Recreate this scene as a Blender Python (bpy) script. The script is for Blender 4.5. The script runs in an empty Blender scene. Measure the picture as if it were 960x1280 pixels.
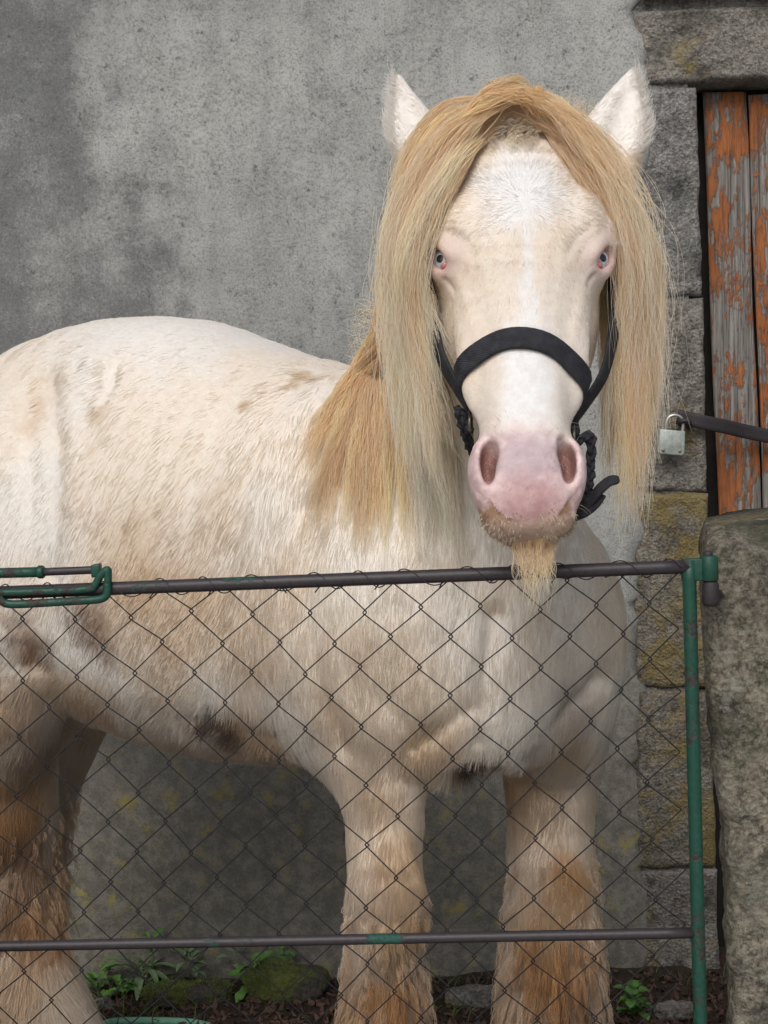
import bpy, bmesh, math, random
import numpy as np
from mathutils import Vector, Matrix
from mathutils.bvhtree import BVHTree

random.seed(7)
RNG = np.random.default_rng(11)
S = bpy.context.scene
COL = S.collection

# ------------------------------------------------------------------ camera, world, sun, exposure
F, H = 1750.0, 1.33
PITCH, ROLL = -math.atan(120 / 1750), 0.02
FW = Vector((0, math.cos(PITCH), math.sin(PITCH)))
UP0 = Vector((0, -math.sin(PITCH), math.cos(PITCH)))
RT0 = Vector((1, 0, 0))
UPV = UP0 * math.cos(ROLL) + RT0 * math.sin(ROLL)
RTV = RT0 * math.cos(ROLL) - UP0 * math.sin(ROLL)
CAMLOC = Vector((0, 0, H))
cam = bpy.data.cameras.new('camera')
cam.sensor_fit = 'VERTICAL'; cam.sensor_height = 24.0; cam.lens = 24.0 * F / 1280
cam.clip_start = 0.05; cam.clip_end = 2000
camo = bpy.data.objects.new('camera', cam); COL.objects.link(camo)
mw = Matrix((RTV, UPV, -FW)).transposed().to_4x4(); mw.translation = CAMLOC
camo.matrix_world = mw
S.camera = camo

W = bpy.data.worlds.new('World'); S.world = W; W.use_nodes = True
wn, wl = W.node_tree.nodes, W.node_tree.links
wn.clear()
sky = wn.new('ShaderNodeTexSky'); sky.sky_type = 'NISHITA'; sky.sun_disc = False
SUN_EL, SUN_AZ = math.radians(44), math.radians(196)   # azimuth clockwise from +Y: behind the camera, a little left
sky.sun_elevation = SUN_EL; sky.sun_rotation = SUN_AZ
sky.air_density = 1.0; sky.dust_density = 4.0
hsv = wn.new('ShaderNodeHueSaturation'); hsv.inputs['Saturation'].default_value = 0.65   # overcast: the blue washed out
bg = wn.new('ShaderNodeBackground'); bg.inputs['Strength'].default_value = 0.115
wo = wn.new('ShaderNodeOutputWorld')
wl.new(sky.outputs[0], hsv.inputs['Color']); wl.new(hsv.outputs[0], bg.inputs['Color']); wl.new(bg.outputs[0], wo.inputs[0])
sun = bpy.data.lights.new('sun', 'SUN'); sun.energy = 1.25; sun.angle = math.radians(35); sun.color = (1, 0.985, 0.965)
suno = bpy.data.objects.new('sun', sun); COL.objects.link(suno)
sd = Vector((math.sin(SUN_AZ) * math.cos(SUN_EL), math.cos(SUN_AZ) * math.cos(SUN_EL), math.sin(SUN_EL)))
suno.rotation_euler = sd.to_track_quat('Z', 'Y').to_euler()
S.view_settings.view_transform = 'Standard'; S.view_settings.look = 'None'
S.view_settings.gamma = 1.0; S.view_settings.exposure = 0.05
S.render.engine = 'CYCLES'
S.cycles.max_bounces = 14; S.cycles.diffuse_bounces = 7; S.cycles.glossy_bounces = 2
S.cycles.transmission_bounces = 12; S.cycles.transparent_max_bounces = 8
S.cycles.use_denoising = True


def P(px, py, D):
    """world point at distance D (world Y) seen at photo pixel px, py"""
    d = RTV * ((px - 480) / F) + UPV * ((640 - py) / F) + FW
    return CAMLOC + d * (D / d.y)


def PX(p):
    q = Vector(p) - CAMLOC
    z = q.dot(FW)
    return 480 + F * q.dot(RTV) / z, 640 - F * q.dot(UPV) / z


# ------------------------------------------------------------------ helpers: properties, meshes
def tag(o, label=None, cat=None, group=None, kind=None):
    if label: o['label'] = label
    if cat: o['category'] = cat
    if group: o['group'] = group
    if kind: o['kind'] = kind
    return o


def link(name, data, parent=None):
    o = bpy.data.objects.new(name, data); COL.objects.link(o)
    if parent is not None:
        o.parent = parent
        o.matrix_parent_inverse = parent.matrix_world.inverted()
    return o


def empty(name, loc, rot=None):
    o = bpy.data.objects.new(name, None); COL.objects.link(o)
    o.empty_display_size = 0.05
    o.matrix_world = Matrix.LocRotScale(Vector(loc), rot, None) if rot is not None else Matrix.Translation(Vector(loc))
    return o


class MB:
    def __init__(s): s.v = []; s.f = []
    def add(s, vs, fs):
        n = len(s.v); s.v += [tuple(v) for v in vs]; s.f += [tuple(i + n for i in f) for f in fs]; return s
    def tube(s, pts, r, seg=8, cap=True):
        pts = [Vector(p) for p in pts]; n = len(pts)
        rs = r if isinstance(r, (list, tuple)) else [r] * n
        t0 = (pts[1] - pts[0]).normalized()
        ref = Vector((0, 0, 1)) if abs(t0.z) < .9 else Vector((1, 0, 0))
        nx = t0.cross(ref).normalized()
        vs = []
        for i, p in enumerate(pts):
            t = (pts[min(i + 1, n - 1)] - pts[max(i - 1, 0)]).normalized()
            nx = (nx - t * nx.dot(t)).normalized(); ny = t.cross(nx)
            for k in range(seg):
                a = 2 * math.pi * k / seg
                vs.append(p + (nx * math.cos(a) + ny * math.sin(a)) * rs[i])
        fs = [(i * seg + k, i * seg + (k + 1) % seg, (i + 1) * seg + (k + 1) % seg, (i + 1) * seg + k) for i in range(n - 1) for k in range(seg)]
        if cap:
            fs.append(tuple(range(seg - 1, -1, -1))); fs.append(tuple((n - 1) * seg + k for k in range(seg)))
        return s.add(vs, fs)
    def ribbon(s, pts, nors, width, thick, wdir=None):
        """flat strap with thickness along pts, outer normals nors"""
        pts = [Vector(p) for p in pts]; n = len(pts); vs = []
        for i, p in enumerate(pts):
            t = (pts[min(i + 1, n - 1)] - pts[max(i - 1, 0)]).normalized()
            nn = Vector(nors[i]); nn = (nn - t * nn.dot(t)).normalized(); b = t.cross(nn)
            w = width[i] if isinstance(width, (list, tuple)) else width
            prof = [(-.5, .0), (-.5, .6), (-.42, 1), (-.2, .96), (.2, .96), (.42, 1), (.5, .6), (.5, 0)]
            for (x, y) in prof: vs.append(p + b * (x * w) + nn * (y * thick))
        m = 8
        fs = [(i * m + k, i * m + (k + 1) % m, (i + 1) * m + (k + 1) % m, (i + 1) * m + k) for i in range(n - 1) for k in range(m)]
        fs.append(tuple(range(m - 1, -1, -1))); fs.append(tuple((n - 1) * m + k for k in range(m)))
        return s.add(vs, fs)
    def box(s, lo, hi, M=None):
        x0, y0, z0 = lo; x1, y1, z1 = hi
        vs = [Vector(c) for c in ((x0, y0, z0), (x1, y0, z0), (x1, y1, z0), (x0, y1, z0), (x0, y0, z1), (x1, y0, z1), (x1, y1, z1), (x0, y1, z1))]
        if M is not None: vs = [M @ v for v in vs]
        return s.add(vs, [(0, 3, 2, 1), (4, 5, 6, 7), (0, 1, 5, 4), (1, 2, 6, 5), (2, 3, 7, 6), (3, 0, 4, 7)])
    def mesh(s, name, mat, smooth=True, bevel=0, inv=None):
        me = bpy.data.meshes.new(name)
        vs = s.v if inv is None else [tuple(inv @ Vector(v)) for v in s.v]
        me.from_pydata(vs, [], s.f)
        if bevel:
            bm = bmesh.new(); bm.from_mesh(me)
            bmesh.ops.bevel(bm, geom=list(bm.edges), offset=bevel, segments=2, affect='EDGES', profile=.6)
            bm.to_mesh(me); bm.free()
        bm = bmesh.new(); bm.from_mesh(me); bmesh.ops.recalc_face_normals(bm, faces=bm.faces); bm.to_mesh(me); bm.free()
        me.materials.append(mat)
        if smooth: me.shade_smooth()
        return me
    def build(s, name, mat, parent=None, smooth=True, bevel=0):
        inv = parent.matrix_world.inverted() if parent is not None else None
        me = s.mesh(name, mat, smooth, bevel, inv)
        o = bpy.data.objects.new(name, me); COL.objects.link(o)
        if parent is not None: o.parent = parent
        return o


def np_mesh(name, v, quads, mat=None, smooth=True):
    me = bpy.data.meshes.new(name)
    me.vertices.add(len(v)); me.vertices.foreach_set('co', np.ascontiguousarray(v, np.float32).ravel())
    q = np.ascontiguousarray(quads, np.int32); k = q.shape[1]
    me.loops.add(q.size); me.loops.foreach_set('vertex_index', q.ravel())
    me.polygons.add(len(q)); me.polygons.foreach_set('loop_start', np.arange(0, q.size, k, dtype=np.int32))
    me.update(calc_edges=True); me.validate()
    if mat: me.materials.append(mat)
    if smooth: me.shade_smooth()
    return me


# ------------------------------------------------------------------ numpy noise
def _hash(ix, iy, iz, seed):
    h = (ix.astype(np.int64) * 374761393 + iy.astype(np.int64) * 668265263 + iz.astype(np.int64) * 2147483647 + seed * 974634777) & 0xffffffff
    h = ((h ^ (h >> 13)) * 1274126177) & 0xffffffff
    h = ((h ^ (h >> 16)) * 2246822519) & 0xffffffff
    return ((h ^ (h >> 15)) & 0xffffff) / float(0xffffff)


def vnoise(p, scale, seed=0):
    q = np.asarray(p, float) * scale; i = np.floor(q); f = q - i; f = f * f * (3 - 2 * f); i = i.astype(np.int64)
    out = 0
    for dx in (0, 1):
        wx = f[..., 0] if dx else 1 - f[..., 0]
        for dy in (0, 1):
            wy = f[..., 1] if dy else 1 - f[..., 1]
            for dz in (0, 1):
                wz = f[..., 2] if dz else 1 - f[..., 2]
                out = out + wx * wy * wz * _hash(i[..., 0] + dx, i[..., 1] + dy, i[..., 2] + dz, seed)
    return out


def fbm(p, scale, oct=4, seed=0, gain=.5):
    a, s, out, tot = 1., scale, 0, 0
    for o in range(oct):
        out = out + a * vnoise(p, s, seed + o * 17); tot += a; a *= gain; s *= 2.03
    return out / tot      # 0..1


def sstep(a, b, x):
    t = np.clip((x - a) / (b - a), 0, 1); return t * t * (3 - 2 * t)


# ------------------------------------------------------------------ materials
class NT:
    def __init__(s, name):
        s.m = bpy.data.materials.new(name); s.m.use_nodes = True; s.t = s.m.node_tree; s.t.nodes.clear()
    def n(s, typ, props=None, **inp):
        nd = s.t.nodes.new(typ)
        for k, v in (props or {}).items(): setattr(nd, k, v)
        for k, v in inp.items():
            key = int(k[1:]) if k[0] == 'i' and k[1:].isdigit() else k.replace('_', ' ')
            s.set(nd.inputs[key], v)
        return nd
    def set(s, sock, v):
        if hasattr(v, 'outputs'): v = v.outputs[0]
        if isinstance(v, bpy.types.NodeSocket): s.t.links.new(v, sock)
        elif isinstance(v, tuple) and len(v) == 3 and sock.type == 'RGBA': sock.default_value = (*v, 1)
        else: sock.default_value = v
    def pos(s): return s.n('ShaderNodeTexCoord').outputs['Object']
    def mapped(s, sc=(1, 1, 1), loc=(0, 0, 0)): return s.n('ShaderNodeMapping', None, Vector=s.pos(), Scale=sc, Location=loc)
    def noise(s, vec, scale, detail=5, rough=.6, dist=0.): return s.n('ShaderNodeTexNoise', None, Vector=vec, Scale=scale, Detail=detail, Roughness=rough, Distortion=dist)
    def voro(s, vec, scale, feature='F1'): return s.n('ShaderNodeTexVoronoi', {'feature': feature}, Vector=vec, Scale=scale)
    def ramp(s, fac, stops):
        r = s.n('ShaderNodeValToRGB', None, Fac=fac); e = r.color_ramp.elements
        while len(e) < len(stops): e.new(.5)
        for i, (p, c) in enumerate(stops):
            e[i].position = p; e[i].color = (c, c, c, 1) if not isinstance(c, tuple) else (*c, 1)
        return r
    def mix(s, fac, a, b, mode='MIX'):
        m = s.n('ShaderNodeMix', {'data_type': 'RGBA', 'blend_type': mode})
        s.set(m.inputs[0], fac); s.set(m.inputs[6], a); s.set(m.inputs[7], b); return m.outputs[2]
    def math(s, op, a, b=0.): return s.n('ShaderNodeMath', {'operation': op}, i0=a, i1=b)
    def sep(s, vec): return s.n('ShaderNodeSeparateXYZ', None, Vector=vec)
    def bump(s, h, strength=.5, dist=.01, normal=None):
        b = s.n('ShaderNodeBump', None, Height=h, Strength=strength, Distance=dist)
        if normal is not None: s.set(b.inputs['Normal'], normal)
        return b
    def out(s, col, rough=.8, normal=None, metallic=0., spec=.3, **kw):
        b = s.n('ShaderNodeBsdfPrincipled'); s.set(b.inputs['Base Color'], col); s.set(b.inputs['Roughness'], rough)
        s.set(b.inputs['Metallic'], metallic); s.set(b.inputs['Specular IOR Level'], spec)
        for k, v in kw.items(): s.set(b.inputs[k.replace('_', ' ')], v)
        if normal is not None: s.set(b.inputs['Normal'], normal)
        o = s.n('ShaderNodeOutputMaterial'); s.t.links.new(b.outputs[0], o.inputs[0]); return s.m


def mat_plaster():
    t = NT('weathered_render'); p = t.pos()
    big = t.noise(p, 1.1, 4, .55); mid = t.noise(p, 6, 8, .72); fine = t.noise(p, 95, 7, .85); grit = t.noise(p, 260, 3, .7)
    streak = t.noise(t.mapped((9, 9, .7)), 1.6, 4, .6)
    c = t.mix(t.ramp(mid, [(.3, 0.), (.7, 1.)]), (.265, .272, .262), (.435, .443, .43))
    c = t.mix(t.ramp(big, [(.42, 0.), (.6, .75)]), c, (.50, .505, .48))
    c = t.mix(t.math('MULTIPLY', t.ramp(streak, [(.5, 0.), (.75, .5)]), .35), c, (.17, .175, .165))
    # dark algae on the upper left, with its own ragged outline
    x = t.sep(p)
    lft = t.math('ADD', t.math('MULTIPLY', x.outputs[0], -1.1), t.math('MULTIPLY', t.noise(p, 2.6, 7, .65), 1.6))
    patch = t.math('MULTIPLY', t.ramp(t.math('ADD', lft, -1.26), [(.0, 0.), (.30, 1.)]), t.ramp(t.noise(p, 3.4, 6, .7), [(.32, .45), (.52, 1.)]))
    speck = t.ramp(fine, [(.38, 1.), (.62, 0.)])
    sp2 = t.ramp(mid, [(.36, 1.), (.62, 0.2)])
    dis = t.math('ADD', t.math('MULTIPLY', patch, .75), t.math('MULTIPLY', t.math('SUBTRACT', t.noise(p, 120, 8, .9), .5), 2.4))
    c = t.mix(t.math('MULTIPLY', patch, .55), c, (.16, .165, .178))
    c = t.mix(t.math('MULTIPLY', t.ramp(dis, [(.35, 0.), (.80, 1.)]), .62), c, (.10, .107, .117))
    salt = t.noise(p, 210, 5, .85)
    c = t.mix(t.math('MULTIPLY', t.ramp(salt, [(.58, 0.), (.66, 1.)]), .55), c, (.50, .51, .50))
    c = t.mix(t.math('MULTIPLY', t.ramp(salt, [(.36, 1.), (.43, 0.)]), .5), c, (.10, .105, .10))
    pits = t.ramp(t.noise(p, 48, 6, .8), [(.345, 1.), (.405, 0.)])
    c = t.mix(t.math('MULTIPLY', pits, .75), c, (.07, .072, .068))
    drip = t.math('MULTIPLY', t.ramp(t.noise(t.mapped((5, 5, .35)), 1.5, 6, .65), [(.52, 0.), (.66, 1.)]), t.ramp(mid, [(.35, .2), (.6, 1.)]))
    c = t.mix(t.math('MULTIPLY', drip, .22), c, (.15, .155, .145))
    c = t.mix(t.math('MULTIPLY', t.math('MULTIPLY', speck, sp2), .55), c, (.10, .10, .092))
    # brown zone low on the wall: dirt plus weaker light there, painted into the colour
    low = t.math('ADD', x.outputs[2], t.math('MULTIPLY', t.noise(p, 2.3, 6, .65), .9))
    dirt_shade = t.ramp(t.math('MULTIPLY', low, .6), [(.52, 1.), (.86, 0.)])
    c = t.mix(t.math('MULTIPLY', dirt_shade, .85), c, (.27, .245, .205))
    c = t.mix(t.math('MULTIPLY', t.math('MULTIPLY', dirt_shade, t.ramp(t.noise(p, 33, 7, .75), [(.42, 1.), (.60, 0.)])), .62), c, (.10, .10, .08))
    grit2 = t.noise(p, 190, 4, .8)
    c = t.mix(t.math('MULTIPLY', t.ramp(grit2, [(.38, 1.), (.48, 0.)]), .45), c, (.07, .07, .06))
    pale = t.ramp(t.noise(p, 120, 4, .75), [(.60, 0.), (.68, 1.)])
    c = t.mix(t.math('MULTIPLY', pale, .35), c, (.42, .41, .37))
    # yellow lichen spots low on the wall
    lich = t.math('MULTIPLY', t.ramp(t.noise(p, 17, 6, .75), [(.55, 0.), (.66, 1.)]), t.ramp(t.noise(p, 3.1, 3, .5), [(.40, 0.), (.52, 1.)]))
    c = t.mix(t.math('MULTIPLY', t.math('MULTIPLY', lich, dirt_shade), .9), c, (.36, .31, .075))
    h = t.math('ADD', t.math('MULTIPLY', fine, .6), t.math('ADD', t.math('MULTIPLY', mid, .8), t.math('MULTIPLY', grit, .25)))
    return t.out(c, .92, t.bump(h, .55, .012))


def mat_granite(name, a, b, lichen=0., moss=0., dark=(.03, .03, .028), grain=90, seed=0.):
    t = NT(name); p = t.mapped((1, 1, 1), (seed, seed * .7, seed * .3))
    mid = t.noise(p, 9, 7, .7); fine = t.noise(p, grain, 6, .8); gr = t.voro(p, grain * 1.6)
    c = t.mix(t.ramp(fine, [(.40, 0.), (.60, 1.)]), a, b)
    salt = t.noise(p, grain * 2.2, 4, .8)
    c = t.mix(t.ramp(salt, [(.60, 0.), (.66, .8)]), c, (.46, .45, .42))
    c = t.mix(t.ramp(salt, [(.33, .85), (.40, 0.)]), c, (.03, .03, .03))
    c = t.mix(t.math('MULTIPLY', t.ramp(gr.outputs['Distance'], [(.0, 1.), (.28, 0.)]), .5), c, (.40, .38, .34))
    c = t.mix(t.ramp(mid, [(.30, .85), (.52, 0.)]), c, dark)
    pink = t.noise(p, 24, 4, .6)
    c = t.mix(t.ramp(pink, [(.6, 0.), (.72, .6)]), c, (.27, .20, .155))
    if lichen:
        l = t.ramp(t.noise(p, 6, 7, .72), [(.62 - lichen * .2, 0.), (.70 - lichen * .2, 1.)])
        l2 = t.math('MULTIPLY', l, t.ramp(fine, [(.3, .35), (.6, 1.)]))
        c = t.mix(t.math('MULTIPLY', l2, .85), c, (.27, .205, .06))
    if moss:
        big = t.noise(p, 3.2, 5, .6)
        c = t.mix(t.ramp(big, [(.35, .75), (.55, 0.)]), c, (.06, .058, .045))
        c = t.mix(t.ramp(big, [(.56, 0.), (.72, .55)]), c, (.36, .34, .29))
        l = t.ramp(t.noise(p, 5, 8, .75), [(.60 - moss * .2, 0.), (.72 - moss * .2, 1.)])
        c = t.mix(t.math('MULTIPLY', t.math('MULTIPLY', l, t.ramp(fine, [(.36, 1.), (.58, .35)])), .75), c, (.055, .075, .03))
        l = t.ramp(t.noise(p, 21, 6, .8), [(.6, 0.), (.625, 1.)])
        c = t.mix(t.math('MULTIPLY', l, .6), c, (.33, .33, .27))
        cr = t.voro(p, 34, 'DISTANCE_TO_EDGE'); c = t.mix(t.math('MULTIPLY', t.ramp(cr.outputs['Distance'], [(.0, .7), (.05, 0.)]), t.ramp(mid, [(.36, 1.), (.46, 0.)])), c, (.03, .03, .025))
    h = t.math('ADD', t.math('MULTIPLY', fine, .55), mid)
    h = t.math('ADD', h, t.math('MULTIPLY', gr.outputs['Distance'], .3))
    return t.out(c, .93, t.bump(h, .9, .02))


def mat_planks():
    t = NT('flaking_orange_paint'); p = t.pos()
    gv = t.mapped((34, 34, 1.3)); grain = t.noise(gv, 3.0, 7, .68); fine = t.noise(t.mapped((120, 120, 3)), 2.0, 5, .7)
    big = t.noise(t.mapped((5, 5, 2.2)), 1.6, 6, .72); chips = t.noise(t.mapped((40, 40, 9)), 1.5, 6, .75)
    wood = t.mix(t.ramp(grain, [(.32, 0.), (.68, 1.)]), (.10, .09, .078), (.36, .34, .32))
    wood = t.mix(t.ramp(fine, [(.36, .8), (.5, 0.)]), wood, (.03, .026, .022))
    paint = t.mix(t.ramp(chips, [(.3, 0.), (.65, 1.)]), (.15, .05, .022), (.38, .14, .05))
    k = t.math('ADD', t.math('MULTIPLY', big, 1.0), t.math('MULTIPLY', chips, .55))
    m = t.ramp(k, [(.775, 0.), (.82, 1.)])
    m2 = t.math('MULTIPLY', m, t.ramp(grain, [(.34, .0), (.42, 1.)]))
    c = t.mix(m2, wood, paint)
    h = t.math('ADD', t.math('MULTIPLY', m2, .5), t.math('ADD', t.math('MULTIPLY', grain, .8), t.math('MULTIPLY', fine, .5)))
    return t.out(c, .8, t.bump(h, .8, .006))


def mat_painted_steel(name, paint, rust, thr=.5, scale=14, rough=.45):
    t = NT(name); p = t.pos()
    n = t.noise(t.mapped((1, 1, 1)), scale, 7, .7); f = t.noise(p, 160, 4, .7)
    c = t.mix(t.ramp(f, [(.3, 0.), (.7, 1.)]), tuple(x * .75 for x in paint), tuple(x * 1.25 for x in paint))
    m = t.ramp(n, [(thr, 0.), (thr + .05, 1.)])
    r = t.mix(t.ramp(f, [(.35, 0.), (.65, 1.)]), tuple(x * .6 for x in rust), tuple(x * 1.5 for x in rust))
    c = t.mix(m, c, r)
    return t.out(c, t.math('ADD', t.math('MULTIPLY', m, .25), rough), t.bump(t.math('ADD', t.math('MULTIPLY', m, -.6), t.math('MULTIPLY', f, .4)), .5, .002), spec=.4)


def mat_simple(name, col, rough=.7, metallic=0., vary=.25, scale=40, bump=.3, bd=.002, spec=.3, **kw):
    t = NT(name); n = t.noise(t.pos(), scale, 5, .65)
    c = t.mix(t.ramp(n, [(.3, 0.), (.7, 1.)]), tuple(x * (1 - vary) for x in col), tuple(min(1, x * (1 + vary)) for x in col))
    return t.out(c, rough, t.bump(n, bump, bd), metallic, spec, **kw)


def mat_webbing():
    t = NT('black_webbing'); p = t.pos()
    w = t.n('ShaderNodeTexWave', {'wave_type': 'BANDS', 'bands_direction': 'DIAGONAL'}, Vector=p, Scale=180, Distortion=1.5, Detail=2)
    n = t.noise(p, 60, 5, .7); d = t.noise(p, 14, 4, .6)
    c = t.mix(t.ramp(n, [(.35, 0.), (.7, 1.)]), (.012, .012, .016), (.035, .036, .045))
    c = t.mix(t.ramp(d, [(.58, 0.), (.75, .5)]), c, (.09, .085, .08))
    return t.out(c, .75, t.bump(t.math('ADD', w, n), .5, .001), spec=.35)


def mat_soil():
    t = NT('leaf_strewn_soil'); p = t.pos()
    n = t.noise(p, 7, 7, .7); f = t.noise(p, 60, 6, .8); v = t.voro(p, 55)
    c = t.mix(t.ramp(f, [(.3, 0.), (.7, 1.)]), (.02, .014, .01), (.085, .055, .038))
    c = t.mix(t.ramp(v.outputs['Distance'], [(.0, .5), (.4, 0.)]), c, (.12, .06, .045))
    c = t.mix(t.ramp(n, [(.55, 0.), (.68, .8)]), c, (.03, .05, .015))
    return t.out(c, .95, t.bump(t.math('ADD', f, n), .8, .02))


def mat_skin():
    t = NT('horse_skin')
    a = t.n('ShaderNodeAttribute', {'attribute_name': 'coat'})
    p = t.pos(); n = t.noise(p, 90, 5, .7); m = t.noise(p, 300, 3, .7)
    c = t.mix(t.math('MULTIPLY', t.ramp(n, [(.35, 0.), (.65, 1.)]), .22), a.outputs['Color'], (.5, .36, .3), 'MULTIPLY')
    h = t.math('ADD', n, t.math('MULTIPLY', m, .5))
    return t.out(c, .55, t.bump(t.math('ADD', h, t.math('MULTIPLY', t.voro(p, 420).outputs['Distance'], .5)), .2, .003), spec=.35, Subsurface_Weight=.15, Subsurface_Scale=.01, Subsurface_Radius=(1., .4, .25))


def mat_hair(name, trans=.35, gloss=.10, rough=.35):
    t = NT(name)
    a = t.n('ShaderNodeAttribute', {'attribute_name': 'hair_color'})
    d = t.n('ShaderNodeBsdfDiffuse'); t.set(d.inputs['Color'], a.outputs['Color'])
    tr = t.n('ShaderNodeBsdfTranslucent'); t.set(tr.inputs['Color'], a.outputs['Color'])
    m = t.n('ShaderNodeMixShader'); m.inputs[0].default_value = trans
    t.t.links.new(d.outputs[0], m.inputs[1]); t.t.links.new(tr.outputs[0], m.inputs[2])
    g = t.n('ShaderNodeBsdfHair', {'component': 'Reflection'}); g.inputs['RoughnessU'].default_value = rough; g.inputs['RoughnessV'].default_value = .6
    g.inputs['Color'].default_value = (1, .97, .92, 1)
    m2 = t.n('ShaderNodeMixShader'); m2.inputs[0].default_value = gloss
    t.t.links.new(m.outputs[0], m2.inputs[1]); t.t.links.new(g.outputs[0], m2.inputs[2])
    o = t.n('ShaderNodeOutputMaterial'); t.t.links.new(m2.outputs[0], o.inputs[0])
    return t.m


M = {}
M['plaster'] = mat_plaster()
M['granite'] = mat_granite('grey_granite', (.13, .13, .125), (.37, .36, .34), dark=(.04, .04, .038))
M['granite_brown'] = mat_granite('brown_granite', (.14, .13, .112), (.37, .345, .305), lichen=.15, dark=(.045, .04, .034), seed=3.)
M['granite_lichen'] = mat_granite('lichen_granite', (.13, .118, .098), (.34, .31, .255), lichen=.72, dark=(.05, .04, .03), seed=5.)
M['granite_moss'] = mat_granite('mossy_granite', (.085, .075, .056), (.35, .315, .245), lichen=.12, moss=.5, dark=(.03, .032, .022), grain=75, seed=9.)
M['planks'] = mat_planks()
M['void'] = mat_simple('dark_gap_black', (.02, .018, .016), .95)
M['rail'] = mat_painted_steel('worn_brown_rail', (.032, .026, .03), (.013, .06, .045), .60, 9)
M['green'] = mat_painted_steel('worn_green_paint', (.010, .058, .040), (.035, .027, .024), .53, 13)
M['wire'] = mat_simple('dull_wire', (.045, .046, .050), .55, .6, .4, 60)
M['iron'] = mat_painted_steel('old_iron', (.028, .024, .028), (.10, .045, .028), .62, 22, .6)
M['padlock'] = mat_simple('tarnished_padlock', (.36, .40, .37), .5, .55, .3, 70, .3)
M['shackle'] = mat_simple('shackle_steel', (.45, .44, .42), .35, .9, .2, 60)
M['webbing'] = mat_webbing()
M['ring'] = mat_simple('dull_ring_metal', (.22, .20, .17), .4, .9, .35, 50)
M['soil'] = mat_soil()
M['bounce_sheet'] = mat_simple('pale_bounce_sheet', (.40, .385, .35), .9, 0, .25, 6, .5, .01)  # for the added bounce sheet behind the gate's near side
M['moss'] = mat_simple('green_moss', (.07, .085, .03), .95, 0, .6, 90, 1., .02)
def mat_mossy():
    t = NT('patchy_moss_on_stone'); p = t.pos(); n = t.noise(p, 14, 7, .75); f = t.noise(p, 110, 5, .8)
    c = t.mix(t.ramp(f, [(.35, 0.), (.65, 1.)]), (.05, .045, .035), (.17, .155, .125))
    g = t.mix(t.ramp(f, [(.35, 0.), (.65, 1.)]), (.05, .07, .016), (.23, .26, .065))
    c = t.mix(t.ramp(n, [(.44, 0.), (.54, 1.)]), c, g)
    return t.out(c, .95, t.bump(t.math('ADD', f, n), 1., .015))
M['mossy'] = mat_mossy()
M['litter'] = mat_simple('brown_leaf_litter', (.085, .05, .038), .9, 0, .6, 25, .4)
M['hose'] = mat_simple('pale_green_hose', (.16, .36, .26), .5, 0, .2, 30)
M['leaf'] = mat_simple('weed_leaf', (.10, .21, .05), .5, 0, .45, 30, .4, .004, Transmission_Weight=0.)
M['leafpale'] = mat_simple('pale_weed_leaf', (.18, .25, .13), .55, 0, .3, 30, .4, .004)
M['skin'] = mat_skin()
M['fur'] = mat_hair('coat_fur', .42, .04)
M['mane'] = mat_hair('mane_hair', .52, .08)
M['eyewhite'] = mat_simple('eye_white', (.45, .30, .28), .12, 0, .15, 60, .0, spec=.6)
M['eyepink'] = mat_simple('wet_pink_eyelid', (.50, .17, .16), .2, 0, .2, 200, .1, spec=.6)
M['iris'] = mat_simple('pale_blue_iris', (.43, .45, .48), .05, 0, .35, 260, .0, spec=.8)
M['pupil'] = mat_simple('pupil', (.008, .008, .012), .05, 0, 0, 10, 0., spec=.9)

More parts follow.
